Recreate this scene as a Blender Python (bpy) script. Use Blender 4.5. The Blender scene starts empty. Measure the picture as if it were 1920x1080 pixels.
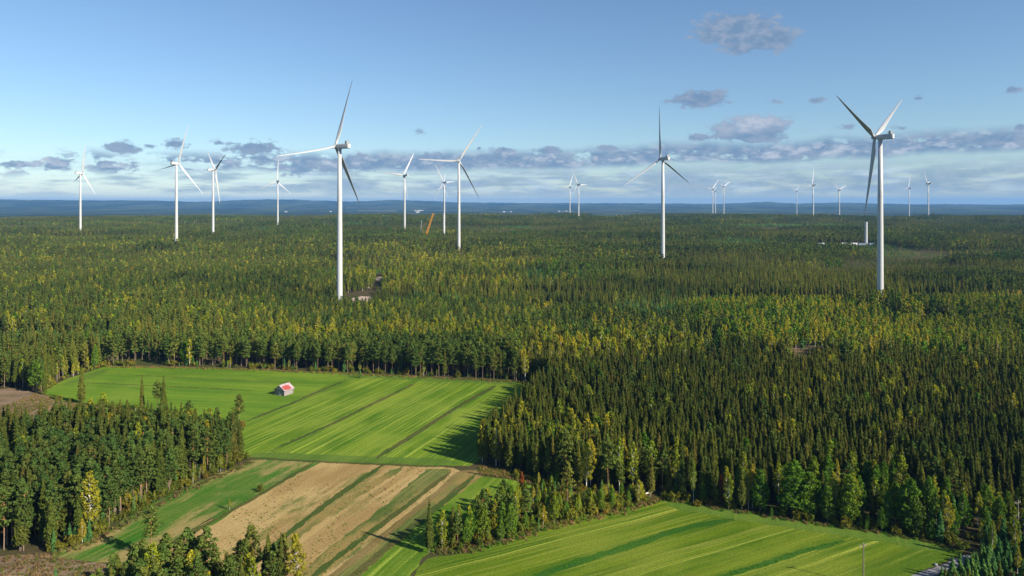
import bpy, bmesh, math, random
import numpy as np
from mathutils import Vector, Matrix, noise as mnoise
S = bpy.context.scene
COL = S.collection
R = math.radians
# ------------------------------------------------------------------ camera, sky, sun, exposure
F = 1387.0; CH = 88.0; PITCH = 0.0; HOR = 381.0   # level camera, horizon at this row of the photograph
cam = bpy.data.cameras.new('camera'); cam_o = bpy.data.objects.new('camera', cam); COL.objects.link(cam_o)
cam_o.location = (0, 0, CH); cam_o.rotation_euler = (math.pi / 2 - PITCH, 0, 0)
cam.sensor_width = 36; cam.lens = F * 36 / 1920; cam.shift_y = -(540 - HOR) / 1920; cam.clip_start = 0.5; cam.clip_end = 90000
S.camera = cam_o
SUN_AZ, SUN_EL = 122.0, 30.0
sun = bpy.data.lights.new('sun', 'SUN'); sun.energy = 5.0; sun.angle = R(0.55); sun.color = (1.0, 0.9, 0.74)
sun_o = bpy.data.objects.new('sun', sun); COL.objects.link(sun_o)
sd = Vector((math.sin(R(SUN_AZ)) * math.cos(R(SUN_EL)), math.cos(R(SUN_AZ)) * math.cos(R(SUN_EL)), math.sin(R(SUN_EL))))
sun_o.rotation_euler = sd.to_track_quat('Z', 'Y').to_euler(); sun_o.location = (200, -200, 400)
S.view_settings.view_transform = 'Standard'; S.view_settings.look = 'None'; S.view_settings.gamma = 1
S.view_settings.exposure = 0.82
SKY_STRENGTH = 0.073
S.render.resolution_x = 1024; S.render.resolution_y = 576
S.render.engine = 'CYCLES'

def ray(u, v):
    x = (u - 960) / F; y = -(v - HOR) / F
    return np.array([x, math.cos(PITCH) + y * math.sin(PITCH), -math.sin(PITCH) + y * math.cos(PITCH)])
def G(u, v, z=0.0):
    """point of the ground plane (height z) at a place read off the photograph"""
    r = ray(u, v); k = (z - CH) / r[2]
    return (r[0] * k, r[1] * k)
def PX(x, y, z=0.0):
    z = z - CH; f = y * math.cos(PITCH) - z * math.sin(PITCH); up = y * math.sin(PITCH) + z * math.cos(PITCH)
    return 960 + F * x / f, HOR - F * up / f

# ------------------------------------------------------------------ node helpers
class NT:
    def __init__(s, nt): s.t = nt; s.n = nt.nodes; s.l = nt.links
    def new(s, ty, **kw):
        n = s.n.new(ty)
        for k, v in kw.items(): setattr(n, k, v)
        return n
    def put(s, sock, v):
        if hasattr(v, 'links'): s.l.new(v, sock)
        elif v is not None:
            if isinstance(v, (tuple, list)) and sock.type == 'RGBA' and len(v) == 3: v = (*v, 1)
            sock.default_value = v
    def math(s, op, a, b=None, c=None, clamp=False):
        n = s.new('ShaderNodeMath', operation=op); n.use_clamp = clamp
        s.put(n.inputs[0], a)
        if b is not None: s.put(n.inputs[1], b)
        if c is not None: s.put(n.inputs[2], c)
        return n.outputs[0]
    def mix(s, f, a, b, blend='MIX'):
        n = s.new('ShaderNodeMix', data_type='RGBA', blend_type=blend)
        s.put(n.inputs[0], f); s.put(n.inputs[6], a); s.put(n.inputs[7], b)
        return n.outputs[2]
    def noise(s, vec, scale, detail=3, rough=0.55, dist=0.0):
        n = s.new('ShaderNodeTexNoise'); s.put(n.inputs['Vector'], vec)
        n.inputs['Scale'].default_value = scale; n.inputs['Detail'].default_value = detail
        n.inputs['Roughness'].default_value = rough; n.inputs['Distortion'].default_value = dist
        return n.outputs['Fac']
    def ramp(s, f, lo, hi, a=0.0, b=1.0):
        n = s.new('ShaderNodeMapRange', interpolation_type='SMOOTHSTEP')
        s.put(n.inputs[0], f); n.inputs[1].default_value = lo; n.inputs[2].default_value = hi
        n.inputs[3].default_value = a; n.inputs[4].default_value = b
        return n.outputs[0]
    def map(s, vec, scale=(1, 1, 1), rot=(0, 0, 0), loc=(0, 0, 0)):
        n = s.new('ShaderNodeMapping'); s.put(n.inputs[0], vec)
        n.inputs['Location'].default_value = loc; n.inputs['Rotation'].default_value = rot; n.inputs['Scale'].default_value = scale
        return n.outputs[0]
    def pos(s): return s.new('ShaderNodeNewGeometry').outputs['Position']

def material(name, rough=0.8, spec=0.2):
    m = bpy.data.materials.new(name); m.use_nodes = True; nt = NT(m.node_tree)
    b = m.node_tree.nodes['Principled BSDF']
    b.inputs['Roughness'].default_value = rough; b.inputs['Specular IOR Level'].default_value = spec
    return m, nt, b
def plain(name, c, rough=0.7, spec=0.3, var=0.12, scale=3.0):
    m, nt, b = material(name, rough, spec)
    tc = nt.new('ShaderNodeTexCoord').outputs['Object']
    f = nt.noise(tc, scale, 4)
    nt.l.new(nt.mix(f, tuple(x * (1 - var) for x in c), tuple(min(1, x * (1 + var)) for x in c)), b.inputs['Base Color'])
    return m

# ------------------------------------------------------------------ world: Nishita sky with clouds placed by direction
W = bpy.data.worlds.new('World'); S.world = W; W.use_nodes = True
w = NT(W.node_tree)
for n in list(w.n): w.n.remove(n)
sky = w.new('ShaderNodeTexSky', sky_type='NISHITA'); sky.sun_disc = False
sky.sun_elevation = R(SUN_EL); sky.sun_rotation = R(SUN_AZ); sky.altitude = 100
sky.air_density = 1.0; sky.dust_density = 0.12; sky.ozone_density = 4.2
bg1 = w.new('ShaderNodeBackground'); bg1.inputs[1].default_value = SKY_STRENGTH; w.l.new(w.mix(1.0, sky.outputs[0], (.96, 1.0, 1.02), 'MULTIPLY'), bg1.inputs[0])
gen = w.new('ShaderNodeTexCoord').outputs['Generated']
sep = w.new('ShaderNodeSeparateXYZ'); w.l.new(gen, sep.inputs[0])
az = w.math('ARCTAN2', sep.outputs[0], sep.outputs[1]); el = w.math('ARCSINE', sep.outputs[2])
cx = w.new('ShaderNodeCombineXYZ'); w.l.new(az, cx.inputs[0]); w.l.new(el, cx.inputs[1]); ae = cx.outputs[0]
puff = w.noise(w.map(ae, (1, 1.7, 1)), 42, 6, 0.6)
fine = w.noise(w.map(ae, (1, 1.5, 1)), 120, 4, 0.6)
def azel(u, v):
    r = ray(u, v); r = r / np.linalg.norm(r); return math.atan2(r[0], r[1]), math.asin(r[2])
wisp = w.noise(w.map(ae, (1, 1.5, 1), loc=(7, 1, 0)), 330, 4, .65)
edge = w.math('ADD', w.math('ADD', w.math('MULTIPLY', w.math('SUBTRACT', puff, 0.5), 2.6), w.math('MULTIPLY', w.math('SUBTRACT', fine, 0.5), 1.5)), w.math('MULTIPLY', w.math('SUBTRACT', wisp, 0.5), .35))
# single clouds: azimuth and elevation of the centre, half sizes, strength
BL = [(1380, 56, 66, 28, 1.0), (1440, 74, 46, 20, .95), (1390, 86, 30, 16, .85), (1330, 72, 26, 12, .6), (1312, 186, 48, 15, .95), (1265, 190, 30, 7, .4), (1408, 243, 62, 24, 1.1), (1530, 188, 15, 6, .6),
      (1722, 185, 9, 7, .5), (1897, 168, 13, 6, .6), (1310, 258, 32, 8, .55), (1450, 190, 22, 5, .3), (1590, 238, 22, 6, .35), (1690, 240, 18, 6, .35),
      (228, 277, 34, 12, .6), (330, 270, 26, 9, .6), (478, 278, 52, 16, .6), (282, 274, 16, 5, .4), (40, 309, 40, 7, .6), (95, 301, 10, 4, .4), (200, 316, 38, 6, .5), (410, 268, 14, 8, .4),
      (785, 245, 22, 8, .3), (945, 286, 30, 10, .8), (1030, 283, 28, 8, .8), (898, 278, 8, 5, .5), (1140, 278, 26, 6, .6), (1915, 238, 12, 10, .6), (660, 305, 60, 17, .7), (560, 318, 40, 12, .6), (810, 300, 50, 16, .7)]
dens = None; topl = None
for (u, v, rx, ry, k) in BL:
    a0, e0 = azel(u, v); sx, sy = rx / F, ry / F
    m = w.map(ae, (1 / sx, 1 / sy, 1), loc=(-a0 / sx, -e0 / sy, 0))
    g = w.new('ShaderNodeTexGradient', gradient_type='QUADRATIC_SPHERE'); w.l.new(w.map(m, (.5, .5, .5)), g.inputs[0])
    q = w.math('MULTIPLY', g.outputs[1], 2.2 * k)
    dens = q if dens is None else w.math('MAXIMUM', dens, q)
    if k > 1.0:
        sp = w.new('ShaderNodeSeparateXYZ'); w.l.new(m, sp.inputs[0])
        t = w.math('MULTIPLY', g.outputs[1], w.math('ADD', sp.outputs[1], .45)); topl = t if topl is None else w.math('MAXIMUM', topl, t)
aBlob = w.ramp(w.math('ADD', dens, w.math('MULTIPLY', edge, 0.85)), 0.26, 0.78)
aBlob = w.math('MULTIPLY', aBlob, w.ramp(dens, 0.02, 0.3))
# long bank of cloud and thin streaks below it
bank_n = w.noise(w.map(ae, (1, 2.2, 1)), 25, 7, 0.6)
lift = w.math('MULTIPLY', w.math('SUBTRACT', az, 0.0), 0.022)
e2 = w.math('SUBTRACT', el, w.math('ADD', lift, w.math('MULTIPLY', w.math('SUBTRACT', w.noise(w.map(ae, (1, .01, 1)), 7, 4), .5), .034)))
band = w.math('MULTIPLY', w.ramp(e2, .040, .052), w.ramp(e2, .078, .062))
side = w.ramp(az, -.62, -.05, .0, .22)
aBank = w.math('MULTIPLY', band, w.ramp(w.math('ADD', bank_n, w.math('MULTIPLY', side, .8)), .50, .60))
st_n = w.noise(w.map(ae, (1, 6.5, 1), loc=(3, 0, 0)), 11, 6, 0.58)
low = w.math('MULTIPLY', w.ramp(el, .0, .02), w.ramp(el, .062, .03))
aStr = w.math('MULTIPLY', low, w.ramp(w.math('ADD', st_n, w.math('MULTIPLY', side, .5)), .47, .66, 0, .7))
up_n = w.noise(w.map(ae, (1, 2.2, 1), loc=(0, .018, 0)), 25, 7, 0.6)
litb = w.ramp(w.math('SUBTRACT', bank_n, up_n), .0, .13)
lit = w.math('ADD', w.math('MULTIPLY', litb, w.math('MULTIPLY', band, .65)), w.math('MULTIPLY', topl, 1.3), clamp=True)
ctex = w.ramp(w.math('ADD', w.math('MULTIPLY', puff, .75), w.math('MULTIPLY', fine, .25)), .40, .62)
ccol = w.mix(lit, w.mix(ctex, (.19, .31, .49), (.32, .41, .56)), w.mix(ctex, (.48, .56, .70), (.70, .74, .83)))
brn = w.noise(w.map(ae, (1, 7, 1), loc=(8, 2, 0)), 14, 5, .6)
bright = w.math('MULTIPLY', w.math('MULTIPLY', w.ramp(el, .008, .02), w.ramp(el, .056, .04)), w.ramp(w.math('ADD', brn, w.math('MULTIPLY', side, .5)), .56, .72, 0, .55))
bgc = w.new('ShaderNodeBackground'); w.put(bgc.inputs[0], ccol); bgc.inputs[1].default_value = 0.54
bgw = w.new('ShaderNodeBackground'); w.put(bgw.inputs[0], (.62, .75, .90)); bgw.inputs[1].default_value = 0.56
def mixs(f, a, b):
    n = w.new('ShaderNodeMixShader'); w.put(n.inputs[0], f); w.l.new(a, n.inputs[1]); w.l.new(b, n.inputs[2]); return n.outputs[0]
sh = mixs(bright, bg1.outputs[0], bgw.outputs[0])
tot = w.math('MAXIMUM', w.math('MAXIMUM', aBlob, aBank), aStr)
sh = mixs(w.math('MULTIPLY', tot, .93), sh, bgc.outputs[0])
wo = w.new('ShaderNodeOutputWorld'); w.l.new(sh, wo.inputs[0])

# ------------------------------------------------------------------ object helpers
def props(o, **k):
    for a, b in k.items():
        if b is not None: o[a] = b
    return o
def meshobj(name, verts, faces, mats, parent=None, smooth=False, mi=None, **k):
    me = bpy.data.meshes.new(name); me.from_pydata([tuple(v) for v in verts], [], faces)
    for m in (mats if isinstance(mats, (list, tuple)) else [mats]): me.materials.append(m)
    if mi is not None: me.polygons.foreach_set('material_index', mi)
    if smooth: me.polygons.foreach_set('use_smooth', [True] * len(me.polygons))
    me.update()
    o = bpy.data.objects.new(name, me); COL.objects.link(o)
    if parent: o.parent = parent
    return props(o, **k)
def empty(name, loc, rz=0, **k):
    o = bpy.data.objects.new(name, None); COL.objects.link(o); o.location = loc; o.rotation_euler = (0, 0, rz); o.empty_display_size = .5
    return props(o, **k)
def copy_tree(src, **k):
    r = src.copy(); COL.objects.link(r); r.parent = None
    for ch in src.children:
        c = ch.copy(); COL.objects.link(c); c.parent = r
        for g in ch.children:
            d = g.copy(); COL.objects.link(d); d.parent = c
    return props(r, **k)
class MB:
    """collects shapes of ONE part"""
    def __init__(s): s.v = []; s.f = []
    def add(s, v, f):
        o = len(s.v); s.v += [tuple(p) for p in v]; s.f += [tuple(i + o for i in q) for q in f]
    def box(s, c, d, rz=0, M=None):
        v = [Vector(((i & 1) - .5, ((i >> 1) & 1) - .5, ((i >> 2) & 1) - .5)) for i in range(8)]
        v = [Vector((p.x * d[0], p.y * d[1], p.z * d[2])) for p in v]
        if rz: v = [Matrix.Rotation(rz, 3, 'Z') @ p for p in v]
        if M: v = [M @ p for p in v]
        v = [p + Vector(c) for p in v]
        s.add(v, [(0, 2, 3, 1), (4, 5, 7, 6), (0, 1, 5, 4), (2, 6, 7, 3), (0, 4, 6, 2), (1, 3, 7, 5)])
    def tube(s, pts, rad, n=8, cap=True):
        pts = [Vector(p) for p in pts]; rings = []
        for i, p in enumerate(pts):
            d = (pts[min(i + 1, len(pts) - 1)] - pts[max(i - 1, 0)]).normalized()
            a = d.orthogonal().normalized() if abs(d.z) < .99 else Vector((1, 0, 0)); a = (a - d * a.dot(d)).normalized(); b = d.cross(a)
            r = rad[i] if isinstance(rad, (list, tuple)) else rad
            rings.append([p + (a * math.cos(t) + b * math.sin(t)) * r for t in [2 * math.pi * k / n for k in range(n)]])
        v = [q for r_ in rings for q in r_]; f = []
        for i in range(len(pts) - 1):
            for k in range(n): f.append((i * n + k, i * n + (k + 1) % n, (i + 1) * n + (k + 1) % n, (i + 1) * n + k))
        if cap: f.append(tuple(range(n - 1, -1, -1))); f.append(tuple(range((len(pts) - 1) * n, len(pts) * n)))
        s.add(v, f)
    def build(s, name, mat, parent=None, smooth=False, **k): return meshobj(name, s.v, s.f, mat, parent, smooth, **k)

# ------------------------------------------------------------------ terrain
def sstep(a, b, x):
    t = np.clip((np.asarray(x, float) - a) / (b - a), 0, 1); return t * t * (3 - 2 * t)
_rs = np.random.RandomState(7); _tab = _rs.rand(256, 256)
def vnoise(x, y):
    x = np.asarray(x, float); y = np.asarray(y, float)
    xi = np.floor(x).astype(int); yi = np.floor(y).astype(int); fx = x - xi; fy = y - yi
    fx = fx * fx * (3 - 2 * fx); fy = fy * fy * (3 - 2 * fy)
    t = lambda a, b: _tab[a & 255, b & 255]
    return (t(xi, yi) * (1 - fx) + t(xi + 1, yi) * fx) * (1 - fy) + (t(xi, yi + 1) * (1 - fx) + t(xi + 1, yi + 1) * fx) * fy
def fbm(x, y): return (vnoise(x, y) + .5 * vnoise(2.1 * x + 17, 2.1 * y + 5) + .25 * vnoise(4.3 * x + 3, 4.3 * y + 31)) / 1.75
PR_D = [0, 640, 950, 1300, 1700, 2500, 2900, 3200, 4200, 5200, 10500, 12500, 14000]
PR_Z = [0, 0, 5, 12, 18, 26, 29, 29, 6, -8, -8, 15, 30]
SK_U = [-400, 0, 300, 370, 430, 500, 560, 640, 690, 740, 800, 850, 960, 1240, 1340, 1400, 1440, 1500, 1560, 1700, 1920, 2400]
SK_V = [377, 376.5, 377, 379, 377, 374.6, 375.5, 378, 377.5, 375.2, 377, 379.5, 381, 382.3, 383, 381, 379.2, 382.3, 381, 383.2, 384, 384]
def ground_z(x, y):
    x = np.asarray(x, float); y = np.asarray(y, float); d = np.hypot(x, y)
    z = np.interp(d, PR_D, PR_Z)
    z = np.where(d < 4500, z * (1 - .12 * sstep(-300, -900, x)), z)
    z = z + (fbm(x / 260, y / 260) - .5) * 7 * sstep(700, 1100, d) * (1 - sstep(3600, 5000, d))
    u = 960 + F * x / np.maximum(y, 1)
    sk = CH + (381 - np.interp(u, SK_U, SK_V)) / F * 17000
    rid = sstep(12500, 17000, d) * (1 - sstep(17000, 21000, d) * .6)
    far = np.interp(d, [12500, 17000], [0, 1])
    z = z + rid * (sk - 30 + (fbm(x / 900, y / 900) - .5) * 10)
    # lower rolling ridge in front
    z = z + (sstep(10400, 11800, d) * (1 - sstep(11800, 13200, d))) * (20 + (fbm(x / 1100 + 9, y / 1500) - .5) * 90)
    z = z + (fbm(x / 420 + 2, y / 420) - .5) * 44 * sstep(12500, 15500, d) + (fbm(x / 200 + 2, y / 200) - .5) * 14 * sstep(10500, 11500, d)
    return z
def gz(x, y): return float(ground_z(x, y))

rr = [0.01, 60, 110, 150, 200, 260, 330, 400, 480, 560, 640] + list(np.linspace(700, 3300, 66)) + list(np.linspace(3400, 5200, 14)) + list(np.linspace(6000, 10400, 8)) + list(np.linspace(10600, 21000, 84)) + [26000, 33000]
aa = np.radians(np.concatenate([np.linspace(-74, -40, 50), np.linspace(-39.8, 39.8, 460), np.linspace(40, 74, 50)]))
gv = []; gf = []
for r_ in rr:
    xs = r_ * np.sin(aa); ys = r_ * np.cos(aa); zs = ground_z(xs, ys)
    gv += list(zip(xs.tolist(), ys.tolist(), zs.tolist()))
na = len(aa)
for i in range(len(rr) - 1):
    for j in range(na - 1): gf.append((i * na + j, i * na + j + 1, (i + 1) * na + j + 1, (i + 1) * na + j))
# ground behind the camera closes the sheet
o_ = len(gv)
gv += [(-31740, 9000, 0), (31740, 9000, 0), (31740, -3000, 0), (-31740, -3000, 0), (0, -.01, 0)]
last = (len(rr) - 1) * na
gf += [(o_ + 4, 0, last, o_ + 3), (o_ + 4, o_ + 3, o_ + 2), (o_ + 4, o_ + 2, last + na - 1, na - 1)]

M_ground, nt, b = material('forest_floor', .95, .05)
P = nt.pos()
c1 = nt.mix(nt.noise(P, .35, 6, .7), (.035, .034, .014), (.11, .085, .045))
c1 = nt.mix(nt.ramp(nt.noise(P, .02, 3), .45, .6), c1, (.055, .065, .018))
# far woodland seen as a mass: patches of darker spruce, lighter pine
ln = nt.new('ShaderNodeVectorMath', operation='LENGTH'); nt.l.new(P, ln.inputs[0])
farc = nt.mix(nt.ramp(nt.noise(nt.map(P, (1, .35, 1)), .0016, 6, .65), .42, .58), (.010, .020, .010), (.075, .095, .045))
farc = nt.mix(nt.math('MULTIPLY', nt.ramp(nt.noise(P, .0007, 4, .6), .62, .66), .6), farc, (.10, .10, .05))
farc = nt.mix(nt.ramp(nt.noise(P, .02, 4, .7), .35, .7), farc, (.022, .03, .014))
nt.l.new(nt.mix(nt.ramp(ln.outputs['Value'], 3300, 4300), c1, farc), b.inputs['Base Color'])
bmp = nt.new('ShaderNodeBump'); bmp.inputs['Strength'].default_value = .8; bmp.inputs['Distance'].default_value = .5
nt.l.new(nt.noise(P, .8, 5, .7), bmp.inputs['Height']); nt.l.new(bmp.outputs[0], b.inputs['Normal'])
meshobj('ground', gv, gf, M_ground, kind='structure', label='forest floor and distant wooded hills')

# ------------------------------------------------------------------ fields (ground sheets, all in the flat part near the camera)
def gp(pts): return [G(u, v) for u, v in pts]
FA = gp([(78, 736), (120, 712), (200, 686), (420, 690), (640, 699), (985, 716), (1035, 722), (1000, 760), (965, 800), (900, 866), (880, 874), (850, 873), (700, 868), (560, 862), (462, 857), (440, 845), (455, 800), (400, 790), (300, 775), (190, 760), (110, 750)])
FG = gp([(95, 1040), (180, 1008), (275, 950), (370, 905), (475, 862), (580, 865), (520, 903), (455, 940), (380, 980), (330, 1010), (258, 1062), (180, 1054), (110, 1047)])
FB = gp([(582, 866), (720, 869), (850, 877), (868, 884), (800, 940), (740, 990), (650, 1055), (590, 1105), (500, 1190), (260, 1190), (262, 1064), (335, 1011), (385, 981), (459, 941), (525, 903)])
FC = gp([(905, 893), (950, 898), (1010, 912), (950, 950), (870, 1000), (806, 1030), (803, 1036), (700, 1180), (560, 1180), (670, 1082), (760, 1005), (840, 940)])
FH = gp([(1240, 938), (1450, 972), (1640, 1000), (1802, 1030), (1800, 1042), (1765, 1056), (1715, 1078), (1640, 1110), (1500, 1250), (560, 1250), (640, 1181), (702, 1181), (800, 1048), (870, 1036), (960, 1012), (1050, 984), (1130, 966), (1215, 945)])
CLR = gp([(-500, 1045), (0, 1042), (90, 1040), (180, 1056), (258, 1066), (258, 1195), (-500, 1195)])       # clear-cut, bottom left
BRS = gp([(-60, 735), (20, 728), (76, 737), (110, 752), (190, 762), (300, 777), (400, 792), (452, 802), (438, 846), (455, 856), (440, 858), (300, 842), (150, 840), (-60, 838)])  # brush strip behind the left stand
CORR = gp([(855, 880), (905, 893), (840, 940), (760, 1005), (670, 1082), (555, 1185), (700, 1185), (806, 1036), (806, 1030), (800, 1060), (660, 1250), (440, 1250), (590, 1105), (650, 1055), (740, 990), (800, 940)])
TRK = [(940, 892), (868, 885), (820, 925), (748, 982), (685, 1032), (625, 1080), (550, 1140), (470, 1205)]
ROAD = [(1828, 1043), (1812, 1049), (1775, 1064), (1730, 1080), (1690, 1098), (1600, 1150), (1500, 1230)]

def inside(poly, x, y):
    x = np.asarray(x, float); y = np.asarray(y, float); r = np.zeros(x.shape, bool); n = len(poly)
    for i in range(n):
        x1, y1 = poly[i]; x2, y2 = poly[(i + 1) % n]
        if y1 == y2: continue
        c = ((y1 > y) != (y2 > y)) & (x < (x2 - x1) * (y - y1) / (y2 - y1) + x1); r ^= c
    return r
def dist_line(pts, x, y):
    x = np.asarray(x, float); y = np.asarray(y, float); d = np.full(x.shape, 1e9)
    for (x1, y1), (x2, y2) in zip(pts[:-1], pts[1:]):
        dx, dy = x2 - x1, y2 - y1; t = np.clip(((x - x1) * dx + (y - y1) * dy) / (dx * dx + dy * dy), 0, 1)
        d = np.minimum(d, np.hypot(x - x1 - t * dx, y - y1 - t * dy))
    return d
rng = random.Random(3)
def sheet(name, poly, z, mat, jit=.5, step=2.5, **k):
    pts = []
    for i in range(len(poly)):
        a = Vector(poly[i]); c = Vector(poly[(i + 1) % len(poly)]); n = max(1, int((c - a).length / step))
        for j in range(n):
            p = a.lerp(c, j / n); pts.append((p.x + rng.uniform(-jit, jit), p.y + rng.uniform(-jit, jit), z))
    bm = bmesh.new(); f = bm.faces.new([bm.verts.new(p) for p in pts]); bmesh.ops.triangulate(bm, faces=[f])
    bmesh.ops.recalc_face_normals(bm, faces=bm.faces)
    if sum(f.normal.z for f in bm.faces) < 0: bmesh.ops.reverse_faces(bm, faces=bm.faces)
    me = bpy.data.meshes.new(name); bm.to_mesh(me); bm.free(); me.materials.append(mat)
    o = bpy.data.objects.new(name, me); COL.objects.link(o); return props(o, **k)
def smooth_line(pts, n=8):
    pts = [Vector(p) for p in pts]; out = []
    for i in range(len(pts) - 1):
        p0 = pts[max(i - 1, 0)]; p1 = pts[i]; p2 = pts[i + 1]; p3 = pts[min(i + 2, len(pts) - 1)]
        for j in range(n):
            t = j / n
            out.append(.5 * ((2 * p1) + (p2 - p0) * t + (2 * p0 - 5 * p1 + 4 * p2 - p3) * t * t + (3 * p1 - p0 - 3 * p2 + p3) * t ** 3))
    return out + [pts[-1]]
def ribbon(name, line, wid, z, mat, jit=.25, step=1.5, taper=True, **k):
    L = smooth_line(line); v = []; d = 0; prev = None; res = []
    for a, c in zip(L[:-1], L[1:]):
        n = max(1, int((c - a).length / step))
        for j in range(n): res.append(a.lerp(c, j / n))
    res.append(L[-1]); m = len(res)
    for i, p in enumerate(res):
        t = (res[min(i + 1, m - 1)] - res[max(i - 1, 0)]).normalized(); s = Vector((-t.y, t.x))
        ww = wid * .5 * (min(1, min(i, m - 1 - i) / 4 + .15) if taper else 1)
        for sg in (1, -1):
            q = p + s * sg * (ww + rng.uniform(-jit, jit)); v.append((q.x, q.y, z))
    f = [(2 * i + 1, 2 * i + 3, 2 * i + 2, 2 * i) for i in range(m - 1)]
    return meshobj(name, v, f, mat, **k)

def field_mat(name, direction, dark, mid, light, streak=.72, patch=None, pf=(.5, .6), tram=0.6):
    m, nt, b = material(name, .9, .08); P = nt.pos()
    ang = math.atan2(direction[1], direction[0])
    Q = nt.new('ShaderNodeVectorRotate', rotation_type='Z_AXIS'); nt.l.new(P, Q.inputs[0]); Q.inputs['Angle'].default_value = -ang; Q = Q.outputs[0]
    wob = nt.noise(P, .035, 2)
    Qw = nt.new('ShaderNodeCombineXYZ'); sp = nt.new('ShaderNodeSeparateXYZ'); nt.l.new(Q, sp.inputs[0])
    nt.l.new(sp.outputs[0], Qw.inputs[0]); nt.l.new(nt.math('ADD', sp.outputs[1], nt.math('MULTIPLY', wob, 2.0)), Qw.inputs[1]); Qw = Qw.outputs[0]
    wide = nt.noise(nt.map(Qw, (.008, .16, 1)), 1, 3, .6)
    thin = nt.noise(nt.map(Qw, (.012, .85, 1), loc=(5, 0, 0)), 1, 4, .65)
    lines = nt.noise(nt.map(Qw, (.004, .62, 1), loc=(9, 3, 0)), 1, 1, .5)
    soft = nt.noise(P, .03, 4, .6)
    grain = nt.noise(P, 1.6, 5, .75)
    c = nt.mix(nt.ramp(wide, .36, .64), dark, mid)
    c = nt.mix(nt.math('MULTIPLY', nt.ramp(thin, .48, .66), streak), c, light)
    c = nt.mix(nt.math('MULTIPLY', nt.ramp(lines, .64, .70), tram), c, tuple(min(1, x * 1.5) for x in light))
    c = nt.mix(nt.math('MULTIPLY', nt.ramp(lines, .36, .31), .35), c, tuple(x * .6 for x in dark))
    c = nt.mix(nt.math('MULTIPLY', nt.ramp(soft, .42, .66), .6), c, nt.mix(.5, mid, light))
    c = nt.mix(nt.math('MULTIPLY', nt.ramp(nt.noise(nt.map(Q, (.018, .05, 1), loc=(2, 7, 0)), 1, 3, .6), .52, .66), .6), c, tuple(x * .9 for x in dark))
    if patch: c = nt.mix(nt.ramp(nt.noise(nt.map(Q, (.02, .06, 1)), 1, 6, .68), *pf), c, patch)
    c = nt.mix(.55, c, nt.mix(nt.ramp(grain, .3, .7), (.45, .45, .45), (1.45, 1.4, 1.3)), 'MULTIPLY')
    nt.l.new(c, b.inputs['Base Color'])
    bp = nt.new('ShaderNodeBump'); bp.inputs['Strength'].default_value = .5; bp.inputs['Distance'].default_value = .25
    nt.l.new(nt.noise(P, 1.1, 5, .75), bp.inputs['Height']); nt.l.new(bp.outputs[0], b.inputs['Normal'])
    return m
def dirof(a, c): p = G(*a); q = G(*c); return (q[0] - p[0], q[1] - p[1])
D1 = dirof((712, 858), (930, 722)); D2 = dirof((1010, 1078), (1380, 975)); D0 = dirof((140, 718), (480, 735))
G_D, G_M, G_L = (.060, .142, .006), (.118, .200, .011), (.275, .330, .048)
mA = field_mat('mown_grass', D1, G_D, G_M, G_L)
mA0 = field_mat('mown_grass_across', D0, (.075, .165, .010), (.125, .215, .014), (.20, .27, .035), .45, tram=.2)
mH = field_mat('mown_grass_front', D2, (0.057, 0.121, 0.005), (0.111, 0.168, 0.008), (0.228, 0.257, 0.039))
mC = field_mat('mown_grass_side', D1, (0.060, 0.136, 0.006), (0.101, 0.183, 0.011), (0.221, 0.281, 0.039))
mG = field_mat('clover_green', D1, (.030, .125, .010), (.06, .15, .016), (.18, .19, .045), .45, (.27, .22, .08), (.47, .60), .0)
mB = field_mat('stubble', D1, (.275, .185, .068), (.375, .27, .108), (.47, .37, .175), .5, (.125, .14, .034), (.51, .63), .1)
mBG = field_mat('weedy_green', D1, (.060, .105, .018), (.105, .13, .03), (.26, .225, .08), .6, (.24, .18, .06), (.44, .58), .0)
mDitch = field_mat('ditch_weeds', D1, (.055, .075, .016), (.095, .090, .026), (.15, .125, .045), .5, (.05, .085, .016), (.45, .6), 0)
mTrack = field_mat('track_dirt', D1, (.133, .101, .031), (.203, .148, .055), (.281, .218, .094), .5, (.078, .101, .020), (.58, .7), .0)
mCut = field_mat('clearcut_slash', (1, .2), (.13, .09, .058), (.22, .155, .105), (.34, .26, .19), .5, (.09, .09, .03), (.5, .65), 0)
mRoad = plain('gravel', (.19, .185, .19), .9, .1, .35, .6)
mHead = field_mat('headland_grass', D1, (0.067, 0.133, 0.014), (0.094, 0.164, 0.020), (0.161, 0.218, 0.039), .3, tram=0)

sheet('track_verge', gp([(850, 880), (908, 893), (842, 940), (762, 1005), (672, 1082), (560, 1185), (470, 1260), (440, 1240), (590, 1100), (650, 1052), (738, 988), (798, 938)]), .012, mBG, kind='structure')
sheet('mown_field', FA, .02, mA, kind='structure', label='mown green field with the red roofed barn')
FA0 = gp([(80, 736), (122, 713), (200, 687), (420, 691), (640, 700), (655, 704), (600, 728), (520, 770), (470, 783), (457, 798), (400, 789), (300, 774), (190, 759), (110, 749)])
sheet('barn_meadow', FA0, .04, mA0, kind='structure')
sheet('clover_strip', FG, .02, mG, kind='structure')
sheet('stubble_field', FB, .02, mB, kind='structure')
sheet('side_meadow', FC, .02, mC, kind='structure')
sheet('front_field', FH, .024, mH, kind='structure')
CL2s = gp([(1455, 742), (1468, 664), (1474, 650), (1566, 646), (1582, 662), (1570, 705), (1535, 745)])
sheet('cleared_patch', CL2s, .016, mCut, kind='structure')
sheet('clearcut', CLR, .016, mCut, kind='structure')
sheet('cleared_strip', BRS, .016, mCut, kind='structure')
def gl(pts): return [G(*p) for p in pts]
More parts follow.
